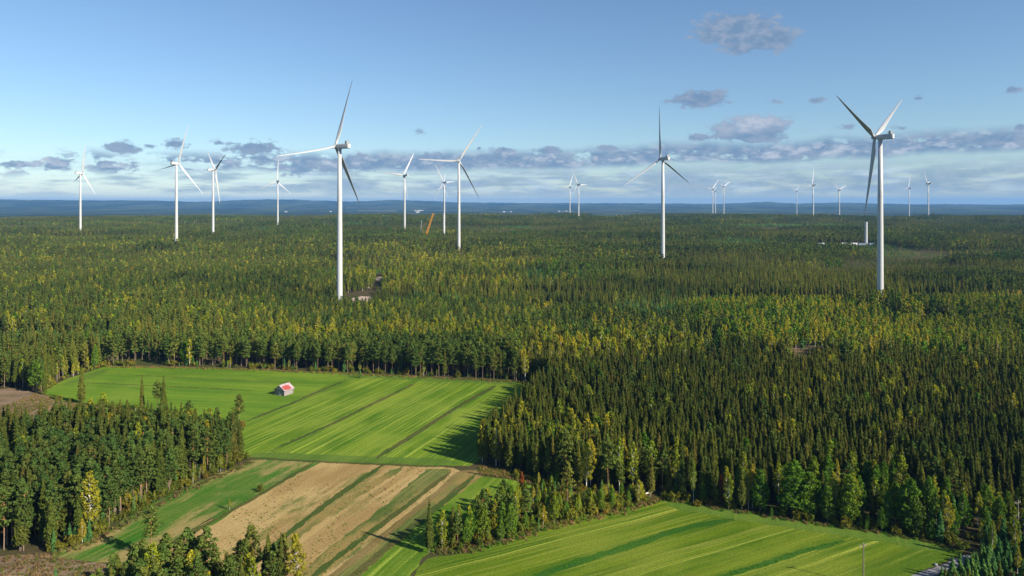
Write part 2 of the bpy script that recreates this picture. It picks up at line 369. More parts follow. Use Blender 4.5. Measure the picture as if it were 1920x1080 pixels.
# headlands: paler margins worked along the field edge
ribbon('headland', gl([(120, 722), (205, 692)]), 7, .050, mHead, .5, kind='structure')
ribbon('headland', gl([(470, 853), (560, 857), (700, 863), (860, 868)]), 7, .050, mHead, .5, kind='structure')
ribbon('headland', gl([(1240, 943), (1450, 977), (1640, 1005), (1790, 1034)]), 6, .050, mHead, .5, kind='structure')
ribbon('headland', gl([(640, 704), (985, 720)]), 6, .050, mHead, .5, kind='structure')
# green and bare strips inside the stubble
ribbon('green_strip', gl([(760, 872), (640, 945), (560, 1000), (500, 1050)]), 3.5, .050, mBG, .5, kind='structure')
sheet('weedy_strip', gp([(800, 880), (848, 880), (780, 940), (700, 1000), (600, 1085), (540, 1140), (480, 1140), (560, 1075), (640, 1010), (720, 950)]), .050, mBG, .6, kind='structure')
sheet('weedy_strip', gp([(560, 866), (600, 867), (530, 905), (450, 950), (400, 985), (380, 985), (470, 930)]), .054, mG, .6, kind='structure')
DIT = [([(652, 712), (600, 733), (545, 757), (462, 790)], 2.6), ([(780, 718), (700, 757), (600, 805), (500, 848)], 2.6), ([(930, 723), (860, 762), (780, 813), (705, 860)], 3.4),
       ([(440, 856), (560, 864), (700, 870), (845, 876)], 2.6), ([(588, 868), (525, 905), (440, 955), (380, 988), (330, 1016), (262, 1062)], 2.2),
       ([(722, 870), (640, 925), (560, 985), (500, 1035), (420, 1100)], 3.0), ([(846, 884), (760, 950), (680, 1010), (600, 1070), (500, 1160)], 2.6),
       ([(892, 890), (840, 934), (760, 1000), (660, 1084), (570, 1175)], 3.4),
       ([(190, 699), (300, 706), (480, 715), (560, 718)], 1.0), ([(140, 717), (300, 724), (480, 733)], 1.6)]
for L_, wd in DIT: ribbon('ditch', gl(L_), wd * .72, .058, mDitch, .35, kind='structure')
mTuft_g = field_mat('rank_grass', D2, (.027, .094, .008), (.039, .117, .011), (.070, .148, .016), .4, tram=0)
for L_, wd in [([(990, 1085), (1080, 1055), (1180, 1024), (1270, 995), (1375, 973)], 2.6), ([(1340, 1085), (1420, 1062), (1500, 1036), (1585, 1014)], 1.8)]:
    ribbon('rank_grass_strip', gl(L_), wd, .058, mTuft_g, .35, kind='structure')
ribbon('dirt_track', gl(TRK), 2.3, .066, mTrack, .25, taper=False, kind='structure')
ribbon('gravel_road', gl(ROAD), 2.6, .066, mRoad, .3, taper=False, kind='structure')

# ------------------------------------------------------------------ wind turbines
M_white, nt, b = material('white_paint', .38, .4)
tc = nt.new('ShaderNodeTexCoord').outputs['Object']
nt.l.new(nt.mix(nt.ramp(nt.noise(nt.map(tc, (1, 1, .05)), 1.1, 5, .7), .35, .75), (.50, .51, .51), (.43, .44, .44)), b.inputs['Base Color'])
M_grey = plain('grey_metal', (.30, .31, .32), .5, .4, .1)
M_dark = plain('dark_metal', (.08, .085, .09), .6)
M_red = plain('red_lamp', (.5, .03, .02), .4)
def blade_mesh():
    sec = [(1.0, 1.15, 2.3, 1.0, 0), (3.5, 1.15, 2.35, .95, 4), (7, 1.3, 3.1, .62, 12), (12, 1.45, 4.3, .34, 13), (18, 1.35, 3.9, .26, 10), (28, 1.1, 3.1, .22, 6),
           (40, .85, 2.3, .19, 3), (52, .62, 1.6, .17, 1), (60, .45, 1.1, .16, 0), (64, .3, .7, .16, -1), (66, .08, .18, .2, -1)]
    n = 14; v = []; f = []
    for (z, le, ch, th, tw) in sec:
        for k in range(n):
            t = 2 * math.pi * k / n; y = le - ch * (.5 - .5 * math.cos(t))
            tt = ch * th * .5 * math.sin(t) * (1 if th > .9 else (.45 + .75 * math.cos(t / 2) ** 2 if t < math.pi else (.45 + .75 * math.cos((2 * math.pi - t) / 2) ** 2)))
            x = tt; a = R(tw); xx = x * math.cos(a) - y * math.sin(a); yy = x * math.sin(a) + y * math.cos(a)
            v.append((xx + 1.6 * (z / 66) ** 2, yy, z))
    m = len(sec)
    for i in range(m - 1):
        for k in range(n): f.append((i * n + k, i * n + (k + 1) % n, (i + 1) * n + (k + 1) % n, (i + 1) * n + k))
    f.append(tuple(range((m - 1) * n, m * n))); f.append(tuple(range(n - 1, -1, -1)))
    return v, f
HUBZ = 137.0
def turbine_master():
    t = empty('wind_turbine', (0, 0, 0), category='wind turbine')
    mb = MB(); mb.tube([(0, 0, -3), (0, 0, 0), (0, 0, 45), (0, 0, 90), (0, 0, 134.2)], [2.5, 2.5, 2.35, 2.05, 1.6], 32)
    mb.build('tower', M_white, t, True)
    for z, r_ in ((.2, 2.65), (45, 2.37), (90, 2.07)):
        mb = MB(); mb.tube([(0, 0, z), (0, 0, z + .25)], r_, 32); mb.build('tower_flange', M_grey, t)
    mb = MB(); mb.box((0, -2.5, 2.4), (1.2, .3, 2.4)); mb.build('door', M_grey, t)
    bm = bmesh.new()
    prof = [(-10.5, 1.75, 1.85, .2), (-9.9, 2.0, 2.1, .1), (-4, 2.05, 2.15, .1), (1.2, 1.95, 2.05, .1), (2.6, 1.6, 1.75, 0), (3.0, 1.35, 1.45, 0)]
    rings = []
    for (y, hx, hz, dz) in prof:
        rg = []
        for k in range(20):
            a = 2 * math.pi * k / 20; c, s_ = math.cos(a), math.sin(a); e = .42
            rg.append(bm.verts.new((hx * math.copysign(abs(c) ** e, c), y, HUBZ + dz + hz * math.copysign(abs(s_) ** e, s_))))
        rings.append(rg)
    for a, c in zip(rings[:-1], rings[1:]):
        for k in range(20): bm.faces.new((a[k], a[(k + 1) % 20], c[(k + 1) % 20], c[k]))
    bm.faces.new(rings[0]); bm.faces.new(rings[-1][::-1]); bmesh.ops.recalc_face_normals(bm, faces=bm.faces)
    me = bpy.data.meshes.new('nacelle'); bm.to_mesh(me); bm.free(); me.materials.append(M_white)
    nac = bpy.data.objects.new('nacelle', me); COL.objects.link(nac); nac.parent = t
    mb = MB(); mb.box((0, -8.6, HUBZ + 3.5), (3.4, .5, 1.8)); mb.box((-1.75, -8.2, HUBZ + 3.1), (.16, 1.8, 2.2)); mb.box((1.75, -8.2, HUBZ + 3.1), (.16, 1.8, 2.2))
    mb.box((0, -8.2, HUBZ + 4.5), (3.66, 1.8, .14)); mb.build('cooler', M_grey, nac)
    mb = MB(); mb.tube([(0, -6, HUBZ + 2.2), (0, -6, HUBZ + 3.2)], .08, 6); mb.tube([(0, -6, HUBZ + 3.2), (0, -6, HUBZ + 3.6)], .2, 8); mb.build('warning_lamp', M_red, nac)
    mb = MB(); mb.tube([(0, 0, 134), (0, 0, HUBZ - 1.9)], [1.75, 1.9], 24); mb.build('yaw_bearing', M_white, t, True)
    mb = MB(); mb.tube([(0, 3.0, HUBZ), (0, 3.3, HUBZ), (0, 5.4, HUBZ + .15), (0, 6.6, HUBZ + .25), (0, 7.3, HUBZ + .3), (0, 7.5, HUBZ + .3)], [1.45, 1.7, 1.75, 1.35, .7, .1], 20)
    mb.build('hub', M_white, t, True)
    v, f = blade_mesh(); me = None
    for k in range(3):
        if me is None: o = meshobj('blade', v, f, M_white, t, True); me = o.data
        else: o = bpy.data.objects.new('blade', me); COL.objects.link(o); o.parent = t
    return t
def set_rotor(t, phase, feather=8):
    k = 0
    for c in t.children:
        if c.name.startswith('blade'):
            M = Matrix.Translation((0, 4.6, HUBZ + .1)) @ Matrix.Rotation(R(5), 4, 'X') @ Matrix.Rotation(R(phase + 120 * k), 4, 'Y') @ Matrix.Rotation(R(-4), 4, 'X') @ Matrix.Rotation(R(feather), 4, 'Z')
            c.matrix_local = M; k += 1
# hub u, hub v, distance, upwind azimuth, rotor phase, label
TUR = [(629, 275, 640, 297, 18, -20, 'large white wind turbine behind the barn meadow, its foot beside a gravel pad'),
       (1640, 258, 610, 321, 55, 4, 'large white wind turbine at the right with two raised blades and one hanging down'),
       (1238, 298, 925, 327, 116, -15, 'white wind turbine alone right of centre with one blade pointing straight up'),
       (861, 302, 1154, 2, 32, -60, 'white wind turbine near the centre with one blade level to the left, brown clearing below'),
       (756, 329, 1730, 306, 34, 60, 'white wind turbine left of the orange crane with one blade pointing left'),
       (831, 342, 2324, 305, 86, 60, 'white wind turbine rising just behind the unfinished tower section by the orange crane'),
       (831, 351, 3175, 306, 12, 60, 'farther white wind turbine half hidden behind another one above the orange crane'),
       (519, 340, 2102, 310, 4, 60, 'white wind turbine with an upright blade and two lowered ones, left of the largest'),
       (335, 307, 1185, 23, 18, -2, 'tall white wind turbine at the left with one dark blade pointing lower left'),
       (155, 325, 1605, 40, 14, 0, 'leftmost white wind turbine with one upright blade'),
       (404, 319, 1461, 52, 63, -10, 'white wind turbine with one white and one dark raised blade, third from the left'),
       (1067, 351, 3441, 312, 28, 60, 'left one of the close pair of far turbines near the centre'),
       (1083, 346, 2707, 313, 89, 60, 'right one of the close pair of far turbines near the centre'),
       (1335, 355, 3600, 332, 42, 60, 'leftmost of the three far turbines right of the lone centre right turbine'),
       (1340, 358, 4700, 300, 59, 60, 'lowest, middle one of the three far turbines right of the lone centre right turbine'),
       (1356, 350, 4000, 332, 62, 60, 'rightmost of the three far turbines right of the lone centre right turbine'),
       (1492.5, 358, 4700, 315, 57, 60, 'smallest far wind turbine, first in the row left of the large right turbine'),
       (1522.5, 347, 2833, 314, 17, 60, 'far wind turbine with an upright blade, second in the row left of the large one'),
       (1572, 356, 3338, 327, 72, 60, 'far wind turbine nearest on the left to the large right turbine'),
       (1703, 353, 3747, 319, 24, 60, 'first far wind turbine to the right of the large right turbine'),
       (1738, 344, 2741, 313, 81, 60, 'rightmost far wind turbine in the picture')]
tm = turbine_master(); TB = []
for i, (u, v, d, yaw, ph, fea, lab) in enumerate(TUR):
    t = tm if i == 0 else copy_tree(tm)
    r_ = ray(u, v) / ray(u, v)[1]; hz = CH + r_[2] * d
    a = R(yaw); x = r_[0] * d - 4.6 * math.sin(a); y = d - 4.6 * math.cos(a)
    g0 = gz(x, y); sc = (hz - g0) / HUBZ; TB.append((x, y, d))
    t.location = (x, y, hz - HUBZ); t.rotation_euler = (0, 0, -a)
    set_rotor(t, ph, fea)
    for c in t.children:
        n = c.name.split('.')[0]
        if n in ('tower', 'tower_flange', 'door'):
            c.scale = (1, 1, sc) ; c.location = (0, 0, HUBZ - HUBZ * sc)
    # the tower stands on the ground: keep its top under the nacelle
    props(t, label=lab, category='wind turbine', group='wind turbines rising from the forest')
rg = random.Random(5)
for k in range(12):
    t = copy_tree(tm); x = (962 + k * 5.4 + rg.uniform(-2, 2) - 960) / F * 20500; y = 20500 + rg.uniform(-500, 500)
    t.location = (x, y, gz(x, y) + 25 + rg.uniform(-8, 8)); t.rotation_euler = (0, 0, -R(300 + rg.uniform(-12, 12))); set_rotor(t, rg.uniform(0, 120), 60)
    for c in t.children:
        if c.name.split('.')[0] in ('tower', 'tower_flange', 'door'): c.scale = (1, 1, 1.2); c.location = (0, 0, -27)
    props(t, label='tiny pale wind turbine of the very distant wind farm on the horizon near the centre', category='wind turbine', group='wind farm on the horizon')
# unfinished towers
def stub(u, d, top_v, lab):
    x = (u - 960) / F * d; g0 = gz(x, d); top = CH + (381 - top_v) / F * d; h = top - g0
    t = empty('unfinished_tower', (x, d, g0), category='tower section', label=lab, group='unfinished turbine towers')
    mb = MB(); mb.tube([(0, 0, -2), (0, 0, 0), (0, 0, h)], [2.4, 2.4, 2.2], 32, False); mb.build('tower_shell', M_white, t, True)
    mb = MB(); mb.tube([(0, 0, h - .25), (0, 0, h + .05)], 2.32, 32); mb.build('top_flange', M_grey, t)
    mb = MB(); mb.box((0, -2.4, 2.6), (1.2, .3, 2.4)); mb.build('door', M_grey, t)
    mb = MB(); mb.tube([(0, 0, .05), (0, 0, .5)], 3.3, 24); mb.build('foundation_ring', M_grey, t)
    return x, d, g0
PAD1 = stub(1624, 1300, 416, 'white half built turbine tower without a nacelle, left of the large right turbine')
PAD2 = stub(832.5, 1500, 400, 'short white unfinished tower section right of the orange crane')
# orange crane with its lattice boom lowered, and the grey mast beside it
M_orange = plain('orange_paint', (.60, .27, .03), .5); M_glass = plain('cab_glass', (.03, .04, .05), .15, .6)
def lattice(mb, a, c, w0, w1, n, r=.12):
    a = Vector(a); c = Vector(c); d = (c - a); L = d.length; d.normalize(); s = d.cross(Vector((0, 1, 0))).normalized(); q = s.cross(d)
    cor = []
    for i in range(n + 1):
        t = i / n; ww = w0 + (w1 - w0) * t; p = a + d * L * t
        if i == n: ww *= .5
        cor.append([p + s * ww * x + q * ww * y for x, y in ((-.5, -.5), (.5, -.5), (.5, .5), (-.5, .5))])
    for k in range(4): mb.tube([r_[k] for r_ in cor], r * 1.6, 5)
    for i in range(n):
        for k in range(4):
            mb.tube([cor[i][k], cor[i + 1][(k + 1) % 4]], r, 4, False); mb.tube([cor[i][(k + 1) % 4], cor[i + 1][k]], r, 4, False)
cx_, cy_ = (803 - 960) / F * 1480, 1480; cg = gz(cx_, cy_)
cr = empty('mobile_crane', (cx_, cy_, cg), category='crane', label='orange construction crane leaning above the far trees left of the unfinished tower section')
h0 = CH - 51 / F * 1480 - cg; h1 = CH - 19 / F * 1480 - cg
mb = MB(); mb.box((0, 0, 2.2), (14, 3, 1.6)); mb.box((-4, 0, 4.0), (6, 3, 2.2)); mb.build('chassis', M_orange, cr)
mb = MB(); mb.box((5.6, 0, 3.9), (2.2, 2.8, 2.0)); mb.build('cab', M_glass, cr)
for x_ in (-5.5, -3, 0, 3, 5.5):
    for y_ in (-1.5, 1.5): mb = MB(); mb.tube([(x_, y_ - .3, .75), (x_, y_ + .3, .75)], .75, 12); mb.build('wheel', M_dark, cr)
mb = MB(); lattice(mb, (-6, 0, 4.5), (10, 0, h1), 3.4, 1.6, 16, .22); mb.tube([(-6, 0, 4.5), (9.8, 0, h1 - .5)], [.9, .5], 10); mb.build('boom', M_orange, cr)
mb = MB(); mb.tube([(-7, .5, 5), (-12, .5, h0 + 6)], .22, 6); mb.tube([(-12, .5, h0 + 6), (4.5, 0, h1 - 11)], .16, 5); mb.build('back_mast', M_orange, cr)
mx = (788 - 960) / F * 1480
gm = empty('site_mast', (mx, 1490, gz(mx, 1490)), category='mast', label='thin grey lattice mast left of the orange crane')
mb = MB(); lattice(mb, (-1, 0, 0), (1.2, 0, CH - 34 / F * 1480 - gz(mx, 1490)), 1.6, .9, 14, .12); mb.build('lattice', M_grey, gm)
mb = MB(); mb.box((1.2, 0, CH - 34 / F * 1480 - gz(mx, 1490) + .5), (2.4, 1.2, 1.2)); mb.build('head', M_grey, gm)
# gravel pads in the woods and site containers
def pad(x, y, rx, ry, z=.12, mat=mRoad, name='gravel_pad'):
    v = []; n = 28
    for k in range(n):
        a = 2 * math.pi * k / n; q = rg.uniform(.88, 1.08); px, py = x + rx * q * math.cos(a), y + ry * q * math.sin(a); v.append((px, py))
    zc = max(gz(a, c) for a, c in v + [(x, y)]) + z
    meshobj(name, [(a, c, zc) for a, c in v] + [(a, c, zc - 3) for a, c in v], [tuple(range(n))] + [(k, k + n, (k + 1) % n + n, (k + 1) % n) for k in range(n)], mat, kind='structure')
    return zc
mSand = plain('sandy_gravel', (.44, .33, .27), .9, .1, .3, .25)
mPale = plain('pale_gravel', (.50, .47, .46), .9, .1, .3, .25)
pt = G(676, 564); pad(pt[0], pt[1], 9.5, 26, z=.05, mat=mSand)
ptr = G(711, 528); pad(ptr[0], ptr[1], 4, 22, z=.05, mat=mSand)
z1 = pad(PAD1[0] - 42, PAD1[1] - 5, 44, 9, mat=mPale); z4 = pad(TB[3][0] - 6, TB[3][1] - 6, 16, 26, mat=mSand)
def container(x, y, z, rz, mat, lab, sx=12.0):
    t = empty('site_container', (x, y, z), rz, category='container', label=lab, group='site containers on the gravel pad')
    mb = MB(); mb.box((0, 0, 1.4), (sx, 2.45, 2.5))
    for k in range(int(sx / .8)):
        for s_ in (-1, 1): mb.box((-sx / 2 + .4 + k * .8, s_ * 1.25, 1.4), (.3, .08, 2.3))
    mb.build('body', mat, t)
    mb = MB(); mb.box((0, 0, 2.75), (sx + .2, 2.6, .16)); mb.build('roof', M_grey, t)
    mb = MB(); mb.box((1.5, -1.31, 1.3), (.9, .06, 2.0)); mb.build('door', M_dark, t)
    mb = MB(); mb.box((-2, -1.31, 1.7), (1.2, .06, .9)); mb.build('window', M_glass, t)
cw = plain('container_white', (.75, .77, .8), .5); cb = plain('container_blue', (.18, .28, .42), .5)
for k, (dx, dy, rz, m_, lab) in enumerate([(-84, -4, .1, cb, 'leftmost pale blue site hut on the pad by the half built tower'), (-77, 2, .0, cw, 'small white site hut right beside the leftmost pale blue one on the pad'),
        (-34, 6, .05, cw, 'white site container in the middle of the pad by the half built tower'), (-20, 4, -.05, cw, 'white site container nearest on the left to the half built tower'), (-12, -9, .1, cb, 'blue site container in front of the white ones by the half built tower'), (9, -3, .2, cb, 'blue site container just right of the half built tower foot')]):
    container(PAD1[0] + dx, PAD1[1] + dy, z1, rz, m_, lab, 9 if k < 2 else 12)

# far pale fields and buildings in the valley
mFar = plain('distant_stubble', (.13, .13, .10), .9, .1, .25, .004)
def farfield(u0, u1, d0, d1):
    n = 10; v = []
    for k in range(n + 1): v.append(((u0 + (u1 - u0) * k / n - 960) / F * d0, d0 + rg.uniform(-60, 60)))
    for k in range(n, -1, -1): v.append(((u0 + (u1 - u0) * k / n - 960) / F * d1, d1 + rg.uniform(-60, 60)))
    meshobj('distant_field', [(a, c, -7.2) for a, c in v], [tuple(range(len(v)))], mFar, kind='structure')
for q in [(530, 575, 7600, 7750), (600, 660, 8400, 8550), (672, 745, 8800, 9900), (765, 840, 9400, 9800), (860, 905, 9200, 9700), (905, 960, 8700, 9000), (935, 962, 7700, 8000), (1045, 1075, 8000, 8600), (1095, 1130, 8600, 8900), (0, 60, 9000, 9400), (1130, 1200, 9400, 9800)]: farfield(*q)
mWall = plain('pale_cladding', (.5, .5, .49), .7); mRoofF = plain('pale_sheet_roof', (.35, .36, .37), .5)
for k, (u, d, L_) in enumerate([(786, 9000, 48), (779, 8950, 22), (783, 7500, 34), (792, 9050, 20), (945, 7800, 26), (958, 7900, 16), (1048, 8200, 22), (1062, 8300, 18), (620, 8000, 16), (536, 7800, 24)]):
    x = (u - 960) / F * d
    t = empty('farm_building', (x, d, -7.5), rg.uniform(-.3, .3), category='building', group='pale buildings in the distant valley', label='tiny pale building far off in the valley below the blue hills')
    mb = MB(); mb.box((0, 0, 4), (L_, 14, 9)); mb.build('wall', mWall, t)
    mb = MB(); mb.add([(-L_ / 2 - .5, -7.6, 8.6), (L_ / 2 + .5, -7.6, 8.6), (L_ / 2 + .5, 0, 11.5), (-L_ / 2 - .5, 0, 11.5), (-L_ / 2 - .5, 7.6, 8.6), (L_ / 2 + .5, 7.6, 8.6)], [(0, 1, 2, 3), (3, 2, 5, 4), (0, 3, 4), (1, 5, 2)]); mb.build('roof', mRoofF, t)

# ------------------------------------------------------------------ barn
M_log, nt, b = material('grey_logs', .9, .1)
tc = nt.new('ShaderNodeTexCoord').outputs['Object']
lg = nt.math('SINE', nt.math('MULTIPLY', nt.new('ShaderNodeSeparateXYZ').outputs[2], 1.0))
sp = [n for n in nt.n if n.type == 'SEPXYZ'][0]; nt.l.new(tc, sp.inputs[0])
lg = nt.math('SINE', nt.math('MULTIPLY', sp.outputs[2], 24))
cc = nt.mix(nt.noise(nt.map(tc, (1, 1, 4)), 1.6, 5, .7), (.17, .145, .135), (.42, .38, .37))
nt.l.new(nt.mix(nt.ramp(lg, -1, -.55), (.09, .075, .07), cc), b.inputs['Base Color'])
M_plank = plain('pale_planks', (.46, .43, .42), .85, .1, .25, 4)
M_tin, nt, b = material('faded_tin_roof', .5, .4)
tc = nt.new('ShaderNodeTexCoord').outputs['Object']
nt.l.new(nt.mix(nt.ramp(nt.noise(tc, .9, 4), .4, .62), (.34, .22, .24), (.46, .40, .42)), b.inputs['Base Color'])
M_redroof = plain('red_roof_sheet', (.33, .065, .055), .5, .3, .25, 1.5)
bx, by = G(528.5, 741.5)
barn = empty('hay_barn', (bx + .3, by + 2.4, 0), R(-26), category='barn', label='old grey log hay barn with a faded pink and red roof')
barn.scale = (.9, .9, .93)
BW, BD, BH, BR = 6.0, 6.2, 2.9, 4.9
mb = MB(); mb.box((0, 0, BH / 2), (BW, BD, BH)); mb.build('log_wall', M_log, barn)
mb = MB()
for s_ in (-1, 1):
    y = s_ * (BD / 2 - .05)
    mb.add([(-BW / 2, y, BH + .002), (BW / 2, y, BH + .002), (0, y, BR), (-BW / 2, y - s_ * .2, BH + .002), (BW / 2, y - s_ * .2, BH + .002), (0, y - s_ * .2, BR)], [(0, 1, 2), (5, 4, 3), (0, 2, 5, 3), (1, 4, 5, 2), (0, 3, 4, 1)])
mb.build('gable', M_plank, barn)
mb = MB(); mb.box((-.1, -BD / 2 - .04, 1.05), (1.0, .1, 2.0)); mb.build('door', M_plank, barn)
mb = MB()
for x_, y_ in ((-BW / 2, -BD / 2), (BW / 2, -BD / 2), (-BW / 2, BD / 2), (BW / 2, BD / 2)): mb.box((x_, y_, BH / 2 - .02), (.34, .34, BH - .04))
mb.build('corner_post', M_log, barn)
sl = math.atan2(BR - BH, BW / 2)
for s_ in (1, -1):
    mb = MB(); Lr = 3.0 / math.cos(sl) + .75
    Mx = Matrix.Rotation(s_ * sl, 3, 'Y')
    c0 = Vector((s_ * (Lr / 2) * math.cos(sl), 0, BR + .12 - (Lr / 2) * math.sin(sl)))
    mb.box(c0, (Lr, BD + 1.2, .12), M=Mx)
    for k in range(9): mb.box(c0 + Mx @ Vector((0, -BD / 2 - .5 + k * (BD + 1.0) / 8, .08)), (Lr, .06, .06), M=Mx)
    slope = mb.build('roof_slope', M_tin, barn, label='faded pinkish white tin slope with a red patch' if s_ > 0 else 'tin slope on the far side')
    if s_ > 0:
        m2 = MB(); m2.box(c0 + Mx @ Vector((.45, -.65, .125)), (Lr - 1.5, BD - 1.5, .03), M=Mx); m2.build('red_patch', M_redroof, slope)
mb = MB(); mb.box((0, 0, BR + .2), (.4, BD + 1.24, .1)); mb.build('ridge_cap', M_tin, barn)
mb = MB()
for s_ in (1, -1):
    Mx = Matrix.Rotation(s_ * sl, 3, 'Y')
    mb.box(Vector((s_ * (Lr / 2) * math.cos(sl), -BD / 2 - .63, BR - .04 - (Lr / 2) * math.sin(sl))), (Lr, .08, .3), M=Mx)
mb.build('barge_board', M_dark, barn)

# ------------------------------------------------------------------ poles, logs, boulders
M_wood = plain('weathered_pole', (.22, .19, .15), .85, .1, .2, 2); M_ins = plain('insulator', (.35, .35, .34), .3)
def pole(x, y, h, lab, box=False):
    t = empty('utility_pole', (x, y, 0), R(20), category='utility pole', label=lab, group='wooden utility poles')
    mb = MB(); mb.tube([(0, 0, -.5), (0, 0, h)], [.17, .11], 10); mb.build('post', M_wood, t)
    mb = MB(); mb.box((0, .14, h - .45), (2.2, .12, .14)); mb.tube([(-.7, .14, h - .5), (0, .1, h - 1.1)], .03, 5); mb.tube([(.7, .14, h - .5), (0, .1, h - 1.1)], .03, 5); mb.build('crossarm', M_wood, t)
    for x_ in (-1.0, 0, 1.0):
        mb = MB(); z0 = h - .38 if x_ else h; mb.tube([(x_, .14 if x_ else 0, z0), (x_, .14 if x_ else 0, z0 + .28)], [.09, .06], 8); mb.build('insulator', M_ins, t)
    if box: mb = MB(); mb.box((-.5, -.2, h - 3.2), (.6, .45, .8)); mb.build('transformer', M_grey, t)
p1 = G(1619, 1098); pole(p1[0], p1[1], 9.6, 'wooden utility pole standing in the front mown field at the bottom right')
p2 = G(1909, 1003); pole(p2[0], p2[1], 9.0, 'wooden utility pole with a transformer among the trees at the right edge', True)
M_stone = plain('granite', (.28, .27, .28), .9, .1, .25, 2); M_birch_log = plain('birch_log', (.72, .70, .66), .8, .1, .2, 3)
rb = random.Random(8)
for (u, v, s_, lab) in [(1840, 1037, 1.0, 'pale boulder furthest up the gravel road between the trees'), (1788, 1052, 1.3, 'largest pale boulder at the bend of the gravel road'), (1802, 1056, .9, 'smaller pale boulder right beside the largest one on the road bend'), (1755, 1060, .8, 'grey boulder at the field corner beside the road'), (1240, 925, .7, 'small pale boulder at the tip of the shrubs between the two fields'), (1753, 1010, .9, 'pale boulder beneath the yellow birches at the far right field edge')]:
    bm = bmesh.new(); bmesh.ops.create_icosphere(bm, subdivisions=3, radius=1)
    for vv in bm.verts:
        q = 1 + .35 * mnoise.noise(vv.co * 1.3 + Vector((u, v, 0))) + .1 * mnoise.noise(vv.co * 4); s2 = s_ * .6; vv.co = Vector((vv.co.x * 1.2 * q * s2, vv.co.y * .9 * q * s2, max(-.2, vv.co.z * .7 * q * s2)))
    me = bpy.data.meshes.new('boulder'); bm.to_mesh(me); bm.free(); me.materials.append(M_stone)
    o = bpy.data.objects.new('boulder', me); COL.objects.link(o); x, y = G(u, v); o.location = (x, y, .15); o.rotation_euler = (0, 0, rb.uniform(0, 6)); props(o, label=lab, category='boulder', group='boulders')
for (u, v, L_, a, lab) in [(962, 978, 5.0, -.15, 'white fallen birch log under the white forked birch in the copse'), (1215, 928, 1.8, .3, 'short pale log on the scrub mound at the tip of the scrub strip')]:
    x, y = G(u, v); t = empty('fallen_log', (x, y, 1.1 if L_ > 3 else .5), a, category='log', label=lab)
    mb = MB(); mb.tube([(-L_ / 2, 0, 0), (0, .05, .12), (L_ / 2, 0, -.1)], [.22, .2, .14], 8); mb.build('trunk', M_birch_log, t)
    mb = MB(); mb.tube([(0, 0, .1), (.6, .5, .5)], [.08, .03], 5); mb.tube([(.9, 0, 0), (1.5, -.4, .4)], [.07, .03], 5); mb.build('branch', M_birch_log, t)

# ------------------------------------------------------------------ foliage materials
def leaf_mat(name, ca, cb, cc=None, trans=.22, var=.35):
    m = bpy.data.materials.new(name); m.use_nodes = True; nt = NT(m.node_tree)
    for n in list(nt.n): nt.n.remove(n)
    rnd = nt.new('ShaderNodeObjectInfo').outputs['Random']; P = nt.pos()
    c = nt.mix(rnd, ca, cb)
    if cc: c = nt.mix(nt.ramp(nt.math('FRACT', nt.math('MULTIPLY', rnd, 7.31)), .72, 1.15), c, cc)
    st = nt.noise(P, .007, 4, .62)
    c = nt.mix(1.0, c, nt.mix(nt.ramp(st, .35, .65), (.66, .74, .80), (1.32, 1.26, 1.05)), 'MULTIPLY')
    fi = nt.noise(P, 1.1, 3, .7)
    c = nt.mix(1.0, c, nt.mix(nt.ramp(fi, .3, .7), (1 - var, 1 - var, 1 - var), (1 + var * 1.3, 1 + var * 1.3, 1 + var)), 'MULTIPLY')
    d = nt.new('ShaderNodeBsdfDiffuse'); nt.l.new(c, d.inputs[0])
    t = nt.new('ShaderNodeBsdfTranslucent'); nt.l.new(nt.mix(1.0, c, (1.1, 1.15, .6), 'MULTIPLY'), t.inputs[0])
    x = nt.new('ShaderNodeMixShader'); x.inputs[0].default_value = trans; nt.l.new(d.outputs[0], x.inputs[1]); nt.l.new(t.outputs[0], x.inputs[2])
    o = nt.new('ShaderNodeOutputMaterial'); nt.l.new(x.outputs[0], o.inputs[0])
    return m
LM = {
 'spruce': leaf_mat('spruce_needles', (.058, .080, .015), (.090, .096, .018), (.125, .100, .024), .06),
 'pine': leaf_mat('pine_needles', (.054, .096, .023), (.086, .115, .024), (.12, .12, .025), .12),
 'young': leaf_mat('young_needles', (.046, .115, .036), (.075, .15, .036), (.11, .15, .03), .12),
 'birch': leaf_mat('birch_leaves', (.18, .235, .020), (.30, .28, .026), (.38, .27, .028), .3),
 'aspen': leaf_mat('aspen_leaves', (.078, .161, .018), (.110, .184, .022), (.156, .184, .018), .3),
 'rowan': leaf_mat('rowan_leaves', (.22, .05, .022), (.20, .07, .02), None, .3),
 'bush': leaf_mat('bush_leaves', (.092, .129, .020), (.184, .166, .023), (.221, .129, .028), .3),
 'brown': leaf_mat('withered_leaves', (.184, .101, .046), (.221, .120, .046), None, .3),
}
def bark(name, lo, hi, z0, z1, mark=None):
    m, nt, b = material(name, .9, .08)
    tc = nt.new('ShaderNodeTexCoord').outputs['Object']; sp = nt.new('ShaderNodeSeparateXYZ'); nt.l.new(tc, sp.inputs[0])
    c = nt.mix(nt.ramp(sp.outputs[2], z0, z1), lo, hi)
    c = nt.mix(nt.ramp(nt.noise(nt.map(tc, (4, 4, 1.6)), 1, 4, .7), .52, .62), c, mark or tuple(q * .6 for q in lo))
    nt.l.new(c, b.inputs['Base Color']); return m
BK = {'spruce': bark('spruce_bark', (.17, .13, .10), (.14, .10, .07), 2, 10), 'pine': bark('pine_bark', (.22, .16, .12), (.46, .23, .09), 3, 8),
      'birch': bark('birch_bark', (.55, .53, .49), (.70, .68, .63), 0, 3, (.12, .11, .10)), 'aspen': bark('aspen_bark', (.22, .22, .18), (.33, .34, .26), 0, 5)}
BK['young'] = BK['spruce']; BK['rowan'] = BK['aspen']; BK['bush'] = BK['aspen']; BK['brown'] = BK['birch']

